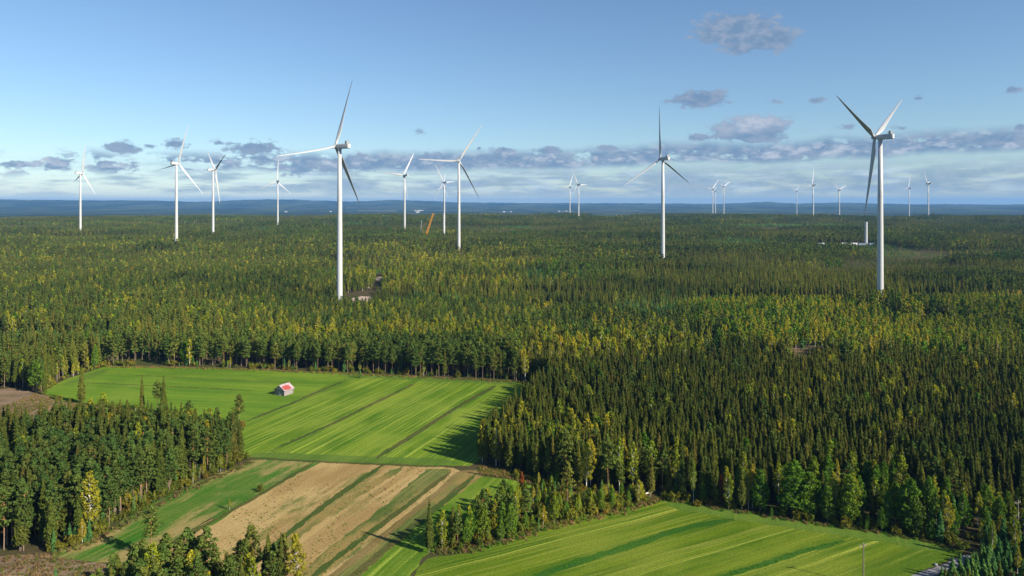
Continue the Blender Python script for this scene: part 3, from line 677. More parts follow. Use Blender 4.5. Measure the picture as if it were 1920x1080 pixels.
# ------------------------------------------------------------------ tree shapes (crown and trunk built separately)
def card(V, Fc, c, a, b_):
    o = len(V); V += [c - a - b_ * .5, c + a * .15 - b_, c + a, c + a * .15 + b_]; Fc.append((o, o + 1, o + 2, o + 3))
def rvec(q):
    while True:
        v = Vector((q.uniform(-1, 1), q.uniform(-1, 1), q.uniform(-1, 1)))
        if .05 < v.length < 1: return v.normalized()
def trunk_mb(q, H, r, lean=.0, top=.96, n=7):
    mb = MB(); k = 6; ax, ay = q.uniform(-lean, lean), q.uniform(-lean, lean); pts = [(ax * (i / k) ** 2 * H + q.uniform(-.05, .05), ay * (i / k) ** 2 * H, H * top * i / k - (.3 if i == 0 else 0)) for i in range(k + 1)]
    mb.tube(pts, [r * (1 - .85 * i / k) for i in range(k + 1)], n); return mb, pts
def conifer(seed, H, Rb, tiers, nb, cards, base=.1, dense=1.0):
    """tiers of drooping boughs: each bough a bent pair of blades with shorter side boughs"""
    q = random.Random(seed); V = []; Fc = []; mb, pts = trunk_mb(q, H, H * .009, .005, .97)
    side = q.uniform(0, 6.28)
    for i in range(tiers):
        t = min(max((i + q.uniform(-.3, .3)) / tiers, 0), .985); z = H * (base + (1 - base) * t)
        Rz = Rb * ((1 - t) ** .72) * (.70 + .30 * min(1, t * 6)) * q.uniform(.85, 1.12) + .10
        n = max(4, int(nb * (.5 + .5 * (1 - t)))); a0 = q.uniform(0, 6.28)
        for j in range(n):
            a = a0 + 6.283 * j / n + q.uniform(-.3, .3); L = Rz * q.uniform(.72, 1.15) * (1 + .12 * math.cos(a - side))
            if q.random() < .12: L *= q.uniform(.35, .75)
            dz = L * q.uniform(.45, .95) + .12
            subs = [(0, 1.0, 0)] if cards < 2 else [(0, 1.0, 0), (.38, .78, .12), (-.38, .78, .12)] if cards > 2 else [(.2, .95, .05), (-.3, .8, .1)]
            for da, fl, dd in subs:
                d = Vector((math.cos(a + da), math.sin(a + da), 0)); sv = Vector((-d.y, d.x, 0)); LL = L * fl
                w_ = (.30 if cards > 2 else .42 if cards == 2 else .55) * LL * dense + .05
                c0 = d * LL * .08 + Vector((0, 0, z + dz * .35)); c1 = d * LL + Vector((0, 0, z - dz * .55 - dd)); m = d * LL * .62 + Vector((0, 0, z - dz * .05 - dd * .5)); tl = q.uniform(-.25, .25) * w_
                o = len(V); V += [c0, m - sv * w_ + Vector((0, 0, -.12 * w_ + tl)), c1, m + sv * w_ + Vector((0, 0, -.12 * w_ - tl))]; Fc.append((o, o + 1, o + 2, o + 3))
                if cards > 2:   # hanging twigs under the bough
                    card(V, Fc, m + Vector((0, 0, -.12 - .06 * LL)), d * (LL * .34) + Vector((0, 0, -.10)), Vector((sv.x * .2, sv.y * .2, -1)) * (.10 + .07 * LL))
    for k in range(3): card(V, Fc, Vector((0, 0, H * .965)), Vector((q.uniform(-.1, .1), 0, H * .035)), Vector((math.cos(k * 2.1), math.sin(k * 2.1), 0)) * .12)
    return V, Fc, mb
def clump(V, Fc, q, c, rx, rz, n, sz, up=.3):
    for _ in range(n):
        d = rvec(q); rad = q.uniform(.55, 1.0); p = c + Vector((d.x * rx * rad, d.y * rx * rad, d.z * rz * rad))
        nrm = (d + Vector((0, 0, up)) + rvec(q) * .9).normalized(); a = nrm.orthogonal().normalized(); a = Matrix.Rotation(q.uniform(0, 6.28), 3, nrm) @ a; b_ = nrm.cross(a)
        s = sz * q.uniform(.6, 1.35); card(V, Fc, p, a * s, b_ * s * .62)
def pine(seed, H, Rb, ncl, nc, sz, base=.42):
    q = random.Random(seed); V = []; Fc = []; mb, pts = trunk_mb(q, H, H * .0095, .02, .95)
    for i in range(ncl):
        t = (i + q.uniform(0, .9)) / ncl; z = H * (base + (.97 - base) * t)
        prof = math.sin(math.pi * min(1, (t * .82 + .22))) ** .8; rr_ = Rb * prof * q.uniform(.25, 1.0) + .1; a = i * 2.4 + q.uniform(-.5, .5)
        k = min(5, int(z / H / .96 * 6)); ctr = Vector(pts[k]) * .6 + Vector(pts[k + 1]) * .4
        c = Vector((ctr.x + rr_ * math.cos(a), ctr.y + rr_ * math.sin(a), z + .12 * rr_))
        clump(V, Fc, q, c, (.75 + .28 * rr_) * (1.15 - .35 * t), .42 + .12 * (1 - t), nc, sz, .5)
        if sz < .5: mb.tube([(ctr.x, ctr.y, z - .5 - .15 * rr_), (c.x, c.y, c.z - .1)], [.06, .025], 4, False)
    for i in range(3 if sz < .5 else 0):    # dead snags on the bare stem
        z = H * q.uniform(.25, base); a = q.uniform(0, 6.28); mb.tube([(0, 0, z), (math.cos(a) * .8, math.sin(a) * .8, z - .1)], [.04, .015], 4, False)
    return V, Fc, mb
def broad(seed, H, Rb, ncl, nc, sz, base=.28, full=.5, lean=.03, lobes=0, r0=.010):
    q = random.Random(seed); V = []; Fc = []; mb, pts = trunk_mb(q, H, H * r0, lean, .93)
    for i in range(ncl):
        t = (i + .5) / ncl; z = H * (base + (.98 - base) * t)
        prof = (min(1, t / (1 - full) * 1.0 + .25)) ** .7 * (max(0, 1 - t) ** .55) * 1.35
        a = i * 2.39996 + q.uniform(-.6, .6); rr_ = Rb * min(1.05, prof) * math.sqrt(q.uniform(.08, 1.0)); k = min(5, int(z / H / .94 * 6)); ctr = Vector(pts[k]) * .5 + Vector(pts[min(6, k + 1)]) * .5
        c = Vector((ctr.x + rr_ * math.cos(a), ctr.y + rr_ * math.sin(a), z + q.uniform(-.5, .5)))
        s = Rb * .30 * (1.25 - .5 * t); clump(V, Fc, q, c, s, s * 1.35, nc, sz, .1)
        if sz < .5 and i % 2 == 0: mb.tube([(ctr.x, ctr.y, max(z - .9 - .5 * rr_, H * .12)), (c.x * .6 + ctr.x * .4, c.y * .6 + ctr.y * .4, z - .5), tuple(c)], [.07, .045, .02], 4, False)
    return V, Fc, mb
def bushy(seed, H, Rb, ncl, nc, sz):
    q = random.Random(seed); V = []; Fc = []; mb = MB()
    for i in range(ncl):
        a = q.uniform(0, 6.28); rr_ = Rb * math.sqrt(q.random()) * .8; z = H * q.uniform(.25, .85) * (1.1 - .5 * rr_ / Rb)
        c = Vector((rr_ * math.cos(a), rr_ * math.sin(a), z)); clump(V, Fc, q, c, .38 * Rb, .22 * H, nc, sz, .2)
        if i % 2 == 0: mb.tube([(c.x * .15, c.y * .15, -.1), (c.x * .5, c.y * .5, z * .6), tuple(c)], [.045, .03, .012], 4, False)
    return V, Fc, mb
# kind -> (nominal height, near variants, middle variants, far variants)
KIND = {}
KIND['spruce'] = (18, [conifer(10 + i, 18, 1.95 + .25 * (i % 3), 34, 9, 3, .10 + .05 * (i % 3)) for i in range(6)], [conifer(30 + i, 18, 2.0 + .2 * (i % 2), 24, 7, 1, .12) for i in range(4)], [conifer(50 + i, 18, 2.3, 11, 5, 1, .12, 1.2) for i in range(4)])
KIND['pine'] = (17, [pine(60 + i, 17, 2.1 + .2 * (i % 3), 34, 30, .36, .34 + .06 * (i % 3)) for i in range(5)], [pine(80 + i, 17, 2.2, 18, 15, .55, .32) for i in range(4)], [pine(90 + i, 17, 2.4, 9, 8, .95, .32) for i in range(4)])
KIND['birch'] = (16, [broad(100 + i, 16, 1.75 + .2 * (i % 3), 56, 26, .27, .26 + .05 * (i % 2), .55) for i in range(5)], [broad(120 + i, 16, 1.9, 26, 13, .50, .25) for i in range(4)], [broad(130 + i, 16, 2.1, 10, 8, .95, .25) for i in range(4)])
KIND['aspen'] = (15, [broad(140 + i, 15, 2.5 + .3 * (i % 2), 72, 28, .33, .16 + .06 * (i % 2), .6, .02) for i in range(4)], [broad(150 + i, 15, 2.6, 30, 14, .6, .15) for i in range(3)], [broad(160 + i, 15, 2.8, 11, 8, 1.1, .15) for i in range(3)])
KIND['young'] = (7, [conifer(170 + i, 7, 1.5, 16, 8, 2, .02) for i in range(4)], [conifer(180 + i, 7, 1.6, 9, 6, 1, .02, 1.2) for i in range(3)], [conifer(190 + i, 7, 2.0, 5, 5, 1, .03, 1.5) for i in range(3)])
KIND['bush'] = (2.6, [bushy(200 + i, 2.6, 1.35, 16, 20, .22) for i in range(4)], [bushy(210 + i, 2.6, 1.5, 8, 10, .45) for i in range(3)], [bushy(220 + i, 2.6, 2.0, 6, 6, .8) for i in range(2)])
ORDER = ['spruce', 'pine', 'birch', 'aspen', 'young', 'bush']
def mesh_of(name, V, Fc, mat):
    me = bpy.data.meshes.new(name); me.from_pydata([tuple(v) for v in V], [], Fc); me.materials.append(mat); me.update(); return me
NAME = {'spruce': 'spruce_tree', 'pine': 'pine_tree', 'birch': 'birch_tree', 'aspen': 'aspen_tree', 'young': 'young_conifer', 'bush': 'bush', 'rowan': 'rowan_tree', 'brown': 'birch_tree'}
CAT = {'spruce': 'spruce tree', 'pine': 'pine tree', 'birch': 'birch tree', 'aspen': 'aspen tree', 'young': 'young conifer', 'bush': 'bush', 'rowan': 'rowan tree', 'brown': 'birch tree'}
near_me = {}; PROTO = {}
for k, (H, A, B_, C_) in KIND.items():
    near_me[k] = []
    for V, Fc, mb in A:
        near_me[k].append((mesh_of('crown', V, Fc, LM[k]), mesh_of('trunk', mb.v, mb.f, BK[k])))
    col = bpy.data.collections.new('shapes_' + k); idx = 0
    PROTO[k] = (col, len(A), len(B_), len(C_))
    for lod, lst in enumerate((A, B_, C_)):
        for V, Fc, mb in lst:
            vv = [tuple(v) for v in V] + mb.v; off = len(V); ff = list(Fc) + [tuple(i + off for i in f) for f in mb.f]
            me = bpy.data.meshes.new('tree_shape'); me.from_pydata(vv, [], ff); me.materials.append(LM[k]); me.materials.append(BK[k])
            me.polygons.foreach_set('material_index', [0] * len(Fc) + [1] * len(mb.f)); me.update()
            o = bpy.data.objects.new('shape_%s_%02d' % (k, idx), me); col.objects.link(o); idx += 1

# ------------------------------------------------------------------ where the trees stand
LS = gp([(-400, 848), (0, 848), (430, 862), (458, 868), (368, 910), (272, 955), (178, 1012), (92, 1036), (0, 1036), (-400, 1042)])
BC = gp([(150, 1230), (190, 1170), (225, 1118), (330, 1104), (450, 1098), (540, 1112), (548, 1126), (490, 1180), (440, 1225)])
COP = gp([(808, 1033), (845, 994), (900, 968), (945, 955), (990, 985), (962, 1009), (880, 1029)])
SHR = gp([(948, 952), (1012, 906), (1110, 926), (1240, 934), (1225, 942), (1130, 964), (1050, 982), (960, 1010), (990, 985)])
EDG = gp([(895, 869), (945, 880), (1012, 898), (1110, 922), (1240, 932), (1012, 908), (950, 897), (900, 890)])
YC = gp([(1775, 1070), (1850, 1034), (2000, 1012), (2100, 1180), (1640, 1180)])
RDC = gp([(1790, 1034), (1850, 1008), (1990, 970), (2040, 1000), (1860, 1030), (1780, 1066), (1765, 1058)])
BELOW = gp([(-600, 1042), (95, 1042), (260, 1066), (560, 1110), (700, 1110), (1500, 1100), (1700, 1090), (1690, 2600), (-600, 2600)])
CL1 = gp([(650, 577), (690, 581), (702, 562), (718, 552), (716, 520), (706, 520), (700, 546), (655, 553), (640, 566)])
CL2 = gp([(1478, 712), (1482, 664), (1486, 656), (1548, 653), (1556, 662), (1550, 690), (1520, 716)])
clear_polys = [FA, FG, FB, FC, FH, CLR, BRS, CL1, CL2]
trk_l = gl(TRK); road_l = gl(ROAD)
RS = np.random.RandomState(11)
X = []; Y = []
d = 112.0
while d < 3560:
    s = float(np.interp(d, [112, 350, 700, 1200, 2000, 3300], [3.6, 3.7, 4.3, 5.4, 7.4, 9.5]))
    half = .80 * d + 25; n = int(2 * half / s) + 1
    xs = np.linspace(-half, half + (60 if d < 900 else 0), n) + RS.uniform(-.45, .45, n) * s
    X.append(xs); Y.append(d + RS.uniform(-.45, .45, n) * s); d += s * .9
# extra points: dense low growth along the edges, and a closer planted copse, left stand and bottom clump
FORCE = [np.full(len(q), -1) for q in X]
def extra(line, wid, n, kinds, off=0):
    L = smooth_line(gl(line), 6); seg = [(c - a).length for a, c in zip(L[:-1], L[1:])]; tot_ = sum(seg); px = []; py = []
    for _ in range(n):
        t = RS.rand() * tot_; k = 0
        while t > seg[k] and k < len(seg) - 1: t -= seg[k]; k += 1
        d_ = (L[k + 1] - L[k]).normalized(); p = L[k] + d_ * t + Vector((-d_.y, d_.x)) * (off + RS.uniform(-.5, .5) * wid); px.append(p.x); py.append(p.y)
    X.append(np.array(px)); Y.append(np.array(py)); FORCE.append(RS.choice(kinds, n))
extra([(462, 860), (372, 906), (277, 951), (182, 1008), (98, 1036)], 5, 150, [5, 5, 5, 2, 4], -2.5)
extra([(202, 685), (420, 689), (640, 698), (985, 714)], 4, 110, [5, 5, 5, 4, 2], 2)
extra([(806, 1031), (880, 1029), (960, 1009), (1050, 981), (1130, 962), (1215, 941)], 5, 130, [5, 5, 5, 5, 2, 3], 2.5)
extra([(1240, 933), (1450, 967), (1640, 995), (1795, 1024)], 4, 100, [5, 5, 5, 3], 2)
extra([(195, 684), (120, 710), (78, 733)], 4, 30, [5, 2, 5], 1)
def extra_in(poly, n, kinds):
    xs = [p[0] for p in poly]; ys = [p[1] for p in poly]; px = RS.uniform(max(min(xs), -160), min(max(xs), 330), n * 4); py = RS.uniform(min(ys), max(ys), n * 4); m_ = inside(poly, px, py)
    px = px[m_][:n]; py = py[m_][:n]; X.append(px); Y.append(py); FORCE.append(RS.choice(kinds, len(px)))
extra_in(gp([(-60, 812), (100, 806), (300, 822), (440, 836), (456, 852), (438, 858), (300, 842), (-60, 838)]), 95, [0, 0, 0, 1, 2]); EZ = gp([(900, 860), (985, 722), (1040, 712), (1480, 712), (1960, 712), (2050, 935), (1800, 960), (1330, 925), (1100, 905)])
extra_in(EZ, 2600, [-1]); extra_in(COP, 14, [-1]); extra_in(BC, 40, [-1]); extra_in(LS, 420, [-1]); extra_in(SHR, 70, [-1]); extra_in(YC, 200, [4]); extra_in(RDC, 60, [4, 5, 2])
X = np.concatenate(X); Y = np.concatenate(Y); FORCE = np.concatenate(FORCE); N = len(X)
D = np.hypot(X, Y)
U = 960 + F * X / np.maximum(Y, 1); Vp = HOR + F * CH / np.maximum(Y, 1)
keep = np.ones(N, bool)
for pl in clear_polys: keep &= ~(inside(pl, X, Y) & ((pl is not BRS) | (FORCE < 0) | (FORCE == 5)))
inLS, inBC, inCOP, inSHR, inYC, inRDC, inEDG = [inside(p, X, Y) for p in (LS, BC, COP, SHR, YC, RDC, EDG)]
below = inside(BELOW, X, Y) & ~inYC
keep &= ~below
keep |= inBC
keep &= dist_line(trk_l, X, Y) > 3.5
keep &= ~inside(gp([(470, 850), (900, 862), (905, 893), (850, 900), (475, 880)]), X, Y)
keep &= dist_line(road_l, X, Y) > 2.6
keep &= ~(inside(CORR, X, Y) | (dist_line(trk_l, X, Y) < 5))
# wood stands: kind probabilities [spruce, pine, birch, aspen, young, bush]
Wt = np.zeros((N, 6)); HT = np.zeros(N)
s1 = fbm(X / 150, Y / 190); s2 = fbm(X / 120 + 40, Y / 170 + 9); s3 = fbm(X / 70 + 80, Y / 90 + 3); s4 = fbm(X / 210 + 5, Y / 200 + 60); s5 = fbm(X / 45 + 15, Y / 45 + 60)
def ell(u0, v0, ru, rv): return np.exp(-(((U - u0) / ru) ** 2 + ((Vp - v0) / rv) ** 2))
Wt[:, 0] = sstep(.50, .56, s1) * 2.2 + .25
Wt[:, 1] = sstep(.54, .47, s1) * 1.9 + .25
Wt[:, 2] = sstep(.56, .66, s2) * 1.1 * np.interp(Vp, [430, 560], [.2, .8]) * np.interp(U, [300, 900], [.4, 1]) + .02
Wt[:, 3] = sstep(.62, .74, s3) * .5 + .02
Wt[:, 4] = sstep(.58, .63, s4) * 5.0
HT[:] = 14.5 + (s4 - .5) * 12 + (s5 - .5) * 5
band_ = fbm(X / 230 + 3, 7.0 * np.log(Y) + 11); far_ = sstep(420, 560, D); HT *= 1 - .52 * sstep(.44, .40, band_) * far_
b2 = fbm(X / 260 + 33, 8.0 * np.log(Y) + 41)
Wt *= 1 - far_[:, None] * .92 * sstep(.50, .54, b2)[:, None] * np.array([0, 1, 1, 1, 1, 0])[None]
Wt *= 1 - far_[:, None] * .92 * sstep(.46, .42, b2)[:, None] * np.array([1, 0, .8, .5, 0, 0])[None]
def reg(mask, w_, h=None):
    k = mask[:, None]; Wt[:] = Wt * (1 - k) + np.array(w_)[None, :] * k
    if h is not None: HT[:] = HT * (1 - mask) + h * mask
def boxm(u0, u1, v0, v1, fu=30, fv=8): return sstep(u0 - fu, u0 + fu, U) * (1 - sstep(u1 - fu, u1 + fu, U)) * sstep(v0 - fv, v0 + fv, Vp) * (1 - sstep(v1 - fv, v1 + fv, Vp))
reg(boxm(-300, 620, 470, 655, 60, 14) * .85, [1.0, .55, .12, .03, .1, 0], 14.5)
reg(boxm(420, 1000, 575, 650, 60, 12) * .9, [.2, .8, .22, .08, .6, 0], 11)
reg(boxm(650, 980, 490, 560, 40, 10) * .7, [.8, .3, .6, .05, 0, 0], 14)
reg(boxm(480, 1330, 630, 668, 50, 10), [.5, .35, .85, .1, .2, 0], 12.5)
reg(ell(1230, 590, 110, 26), [.05, .6, .1, .0, 1.6, 0], 9)
reg(ell(1060, 628, 110, 16), [.05, .8, .25, .0, 1.0, 0], 11)
reg(ell(800, 610, 150, 18) * .8, [.05, .9, .3, .0, 1.0, 0], 11)
reg(boxm(1300, 2200, 575, 676, 50, 10), [.10, .25, 1.2, .45, .5, 0], 12)
reg(boxm(1280, 1500, 590, 660, 30, 8) * .6, [.05, .25, .6, 1.4, .2, 0], 13)
reg(boxm(-300, 210, 640, 662, 30, 5), [.1, .3, .1, .0, 2.0, 0], 8)
reg(boxm(-300, 200, 664, 760, 20, 5), [1.4, .35, .12, .03, 0, 0], 15)
reg(boxm(195, 990, 668, 730, 8, 3), [.05, 1.8, .03, .01, 0, 0], 15)
reg(boxm(965, 1330, 672, 720, 20, 8), [.7, .1, .9, .05, 0, 0], 15.5)
big = ((Vp > 690) & (U > 985 - .62 * (Vp - 718).clip(0, 160))) * 1.0
reg(boxm(870, 2400, 704, 1500, 5, 10) * big, [2.6, .10, .10, .03, 0, 0], 14.2)
reg(ell(1060, 862, 75, 22), [.5, .1, 1.4, .2, 0, 0], 13.5)
reg(boxm(985, 1300, 905, 940, 30, 8) * (Vp > 870), [1.2, .45, .45, .1, 0, 0], 13.5)
reg(boxm(1330, 1700, 938, 1010, 20, 8), [.4, .12, .6, 1.1, 0, 0], 12)
reg(boxm(1700, 2200, 965, 1040, 30, 10), [.35, .1, .9, .5, .3, .2], 10)
# copse, shrubs, stands that have their own outline
for m_, w_, h_ in ((inLS, [.9, 1.4, .03, .0, 0, 0], 16.0), (inBC, [.7, 1.6, .35, 0, 0, 0], 13), (inCOP, [.12, .9, .8, .6, 0, .4], 9.5), (inSHR, [.08, .05, .8, .5, .3, .9], 4.6), (inEDG, [.0, .0, .15, .1, .05, 1.6], 3.0),
                   (inYC, [.0, .0, .05, 0, 2.5, 0], 6.0), (inRDC, [.2, .0, .4, .1, .6, .5], 7)):
    Wt[m_] = w_; HT[m_] = h_
m_ = inLS & (Vp < 900) & (U < 330); Wt[m_] = [1.5, .35, .10, 0, 0, 0]; HT[m_] = 18
m_ = inYC & (Vp > 1120); HT[m_] = 5.5
keep &= ~((U > 1580) & (U < 1765) & (Vp > 1075) & (Vp < 1500))
keep &= ~(inYC & (U < 1800) & (Vp < 1090) & (RS.rand(N) < .6))
# edge of the field: bushes in front of the trees
dF = np.minimum.reduce([dist_line(pl + [pl[0]], X, Y) for pl in (FA, FG, FH)])
ed = (dF < 2.6) & (RS.rand(N) < .7) & ~inCOP & ~((U > 880) & (Vp < 870)); Wt[ed] = [.02, 0, .12, .03, .15, 1.4]; HT[ed] = 3
# clearings round the turbine feet and pads; trees are left tall further off
for (x, y, dd) in TB:
    keep &= np.hypot(X - x, Y - y) > (10 if dd < 700 else 6)
    m_ = (np.abs(X - x) < 14 + dd * .012) & (Y < y + 8) & (Y > y - 90); HT[m_] = np.maximum(HT[m_], 19 if 680 < dd < 1900 else 17.5 if x > 0 else 0); Wt[m_] += [.8, .5, 0, 0, 0, 0]
keep &= ~((np.abs(X - PAD1[0] + 38) < 52) & (np.abs(Y - PAD1[1]) < 34))
m_ = (np.abs(X - PAD1[0] + 40) < 60) & (Y < PAD1[1] - 30) & (Y > PAD1[1] - 300); HT[m_] *= .30; Wt[m_] = [.2, .2, .3, 0, 1, 0]
keep &= ~((np.abs(X - TB[3][0] + 6) < 17) & (Y > TB[3][1] - 75) & (Y < TB[3][1] + 22))
m_ = (np.abs(X - TB[0][0] - 12) < 24) & (Y > 515) & (Y < 600); HT[m_] = HT[m_].clip(9, 12.5)
# pink heath far right of centre
heath = inside([(x * 1.0, y) for x, y in [((1385 - 960) / F * 1900, 1830), ((1500 - 960) / F * 1900, 1830), ((1500 - 960) / F * 2000, 2050), ((1380 - 960) / F * 2000, 2050)]], X, Y); keep &= ~heath
# open gaps so that sunlit stems show
gap = (fbm(X / 30 + 7, Y / 24 + 2) < .27) & (D > 420); keep &= ~gap
thin = (RS.rand(N) < .06); keep &= ~thin
idx = np.where(keep)[0]
X, Y, D, U, Vp, HT, Wt, FORCE = [q[idx] for q in (X, Y, D, U, Vp, HT, Wt, FORCE)]; N = len(X)
Z = ground_z(X, Y)
cw_ = np.cumsum(Wt, 1); rnd = RS.rand(N) * cw_[:, -1]; K = (rnd[:, None] > cw_).sum(1).clip(0, 5); K = np.where(FORCE >= 0, FORCE, K); backrow = inside(BRS, X, Y); HT = np.where(backrow, RS.uniform(9, 14.5, N), HT); HT = np.where(((FORCE == 2) | (FORCE == 3)) & ~backrow, RS.uniform(3.5, 7, N), HT); HT = np.where(FORCE == 4, RS.uniform(3, 6.5, N), HT)
HT = HT * RS.normal(1, .085, N).clip(.68, np.where(inside(LS, X, Y), 1.08, 1.24))
HT = np.where(K == 5, RS.uniform(1.6, 3.6, N), HT); HT = np.where(K == 4, np.minimum(HT, 8.5) * RS.uniform(.75, 1.1, N), HT)
HT = np.where((K == 3), HT * .92, HT); HT = np.where((K == 0) & (Vp < 900), HT * 1.04, HT)
ROT = RS.uniform(0, 6.283, N); WID = RS.uniform(.85, 1.2, N) * np.interp(D, [300, 1000, 3000], [1, 1.12, 1.35])

# ---- single trees: the ones that show largest
def put_tree(kind, x, y, h, rot, wid, var, label, group, cat=None, crown=None):
    cm, tmesh = near_me[kind][var % len(near_me[kind])]; s = h / KIND[kind][0]
    e = empty(NAME.get(crown or kind), (x, y, gz(x, y)), rot, label=label, category=cat or CAT[crown or kind], group=group)
    sw = (s if kind != 'bush' else (s + 1) / 2) * wid; e.scale = (sw, sw, s)
    c = bpy.data.objects.new('crown', cm); COL.objects.link(c); c.parent = e
    t = bpy.data.objects.new('trunk', tmesh); COL.objects.link(t); t.parent = e
    return e
zones = [(inside(LS, X, Y), 'left'), (inside(BC, X, Y), 'bottom'), (inside(COP, X, Y), 'copse'), (inside(SHR, X, Y), 'shrub'), (inside(EDG, X, Y), 'edge'), (inside(YC, X, Y), 'corner'), (inside(RDC, X, Y), 'road')]
zn = np.full(N, '', dtype=object)
for m_, nme in zones: zn[m_ & (zn == '')] = nme
zn[(zn == '') & (Vp < 745) & (U < 205)] = 'leftedge'
zn[(zn == '') & (Vp < 760) & (U >= 205) & (U < 990)] = 'row'
zn[(zn == '') & (U > 1680) & (Vp > 930)] = 'road'
zn[zn == ''] = 'main'
NOUN = {'spruce': 'dark spruce', 'pine': 'bare stemmed pine', 'birch': 'yellowing birch', 'aspen': 'bright green aspen', 'young': 'small young conifer', 'bush': 'low yellow green bush'}
ZT = {'left': ('in the left foreground stand above the green clover strip', 'of the left foreground stand'), 'bottom': ('in the clump at the bottom edge before the stubble field', 'of the bottom clump'),
      'copse': ('in the copse between the side meadow and the front mown field', 'of the copse'), 'shrub': ('in the scrub between the copse and the dense forest', 'of the scrub strip'),
      'edge': ('in the brown scrub at the foot of the dense forest', 'of the brown scrub strip'), 'corner': ('in the young plantation at the bottom right corner', 'of the corner plantation'),
      'road': ('among the mixed trees near the gravel road at the right edge', 'by the gravel road'), 'leftedge': ('at the left edge of the barn meadow', 'left of the barn meadow'),
      'row': ('along the far side of the meadow behind the barn', 'behind the barn meadow'), 'main': ('in front of the dense forest right of the mown fields', 'of the dense right hand forest')}
inframe = (U > -15) & (U < 1935) & (Vp - HT * 1387 / np.maximum(Y, 1) < 1075)
single = np.zeros(N, bool)
for ki, k in enumerate(ORDER):
    cap = {'spruce': 300, 'pine': 300, 'birch': 300, 'aspen': 200, 'young': 220, 'bush': 300}[k]
    c = np.where((K == ki) & inframe & (D < 520))[0]
    c = c[np.argsort(D[c] - (0 if k != 'pine' else 0) - np.where(zn[c] == 'row', 60, 0))][:cap]
    single[c] = True
    for i in c:
        a, g_ = ZT[zn[i]]
        put_tree(k, float(X[i]), float(Y[i]), float(HT[i]), float(ROT[i]), float(WID[i]), int(i), NOUN[k] + ' ' + a, CAT[k] + 's ' + g_ if k != 'bush' else 'bushes ' + g_)
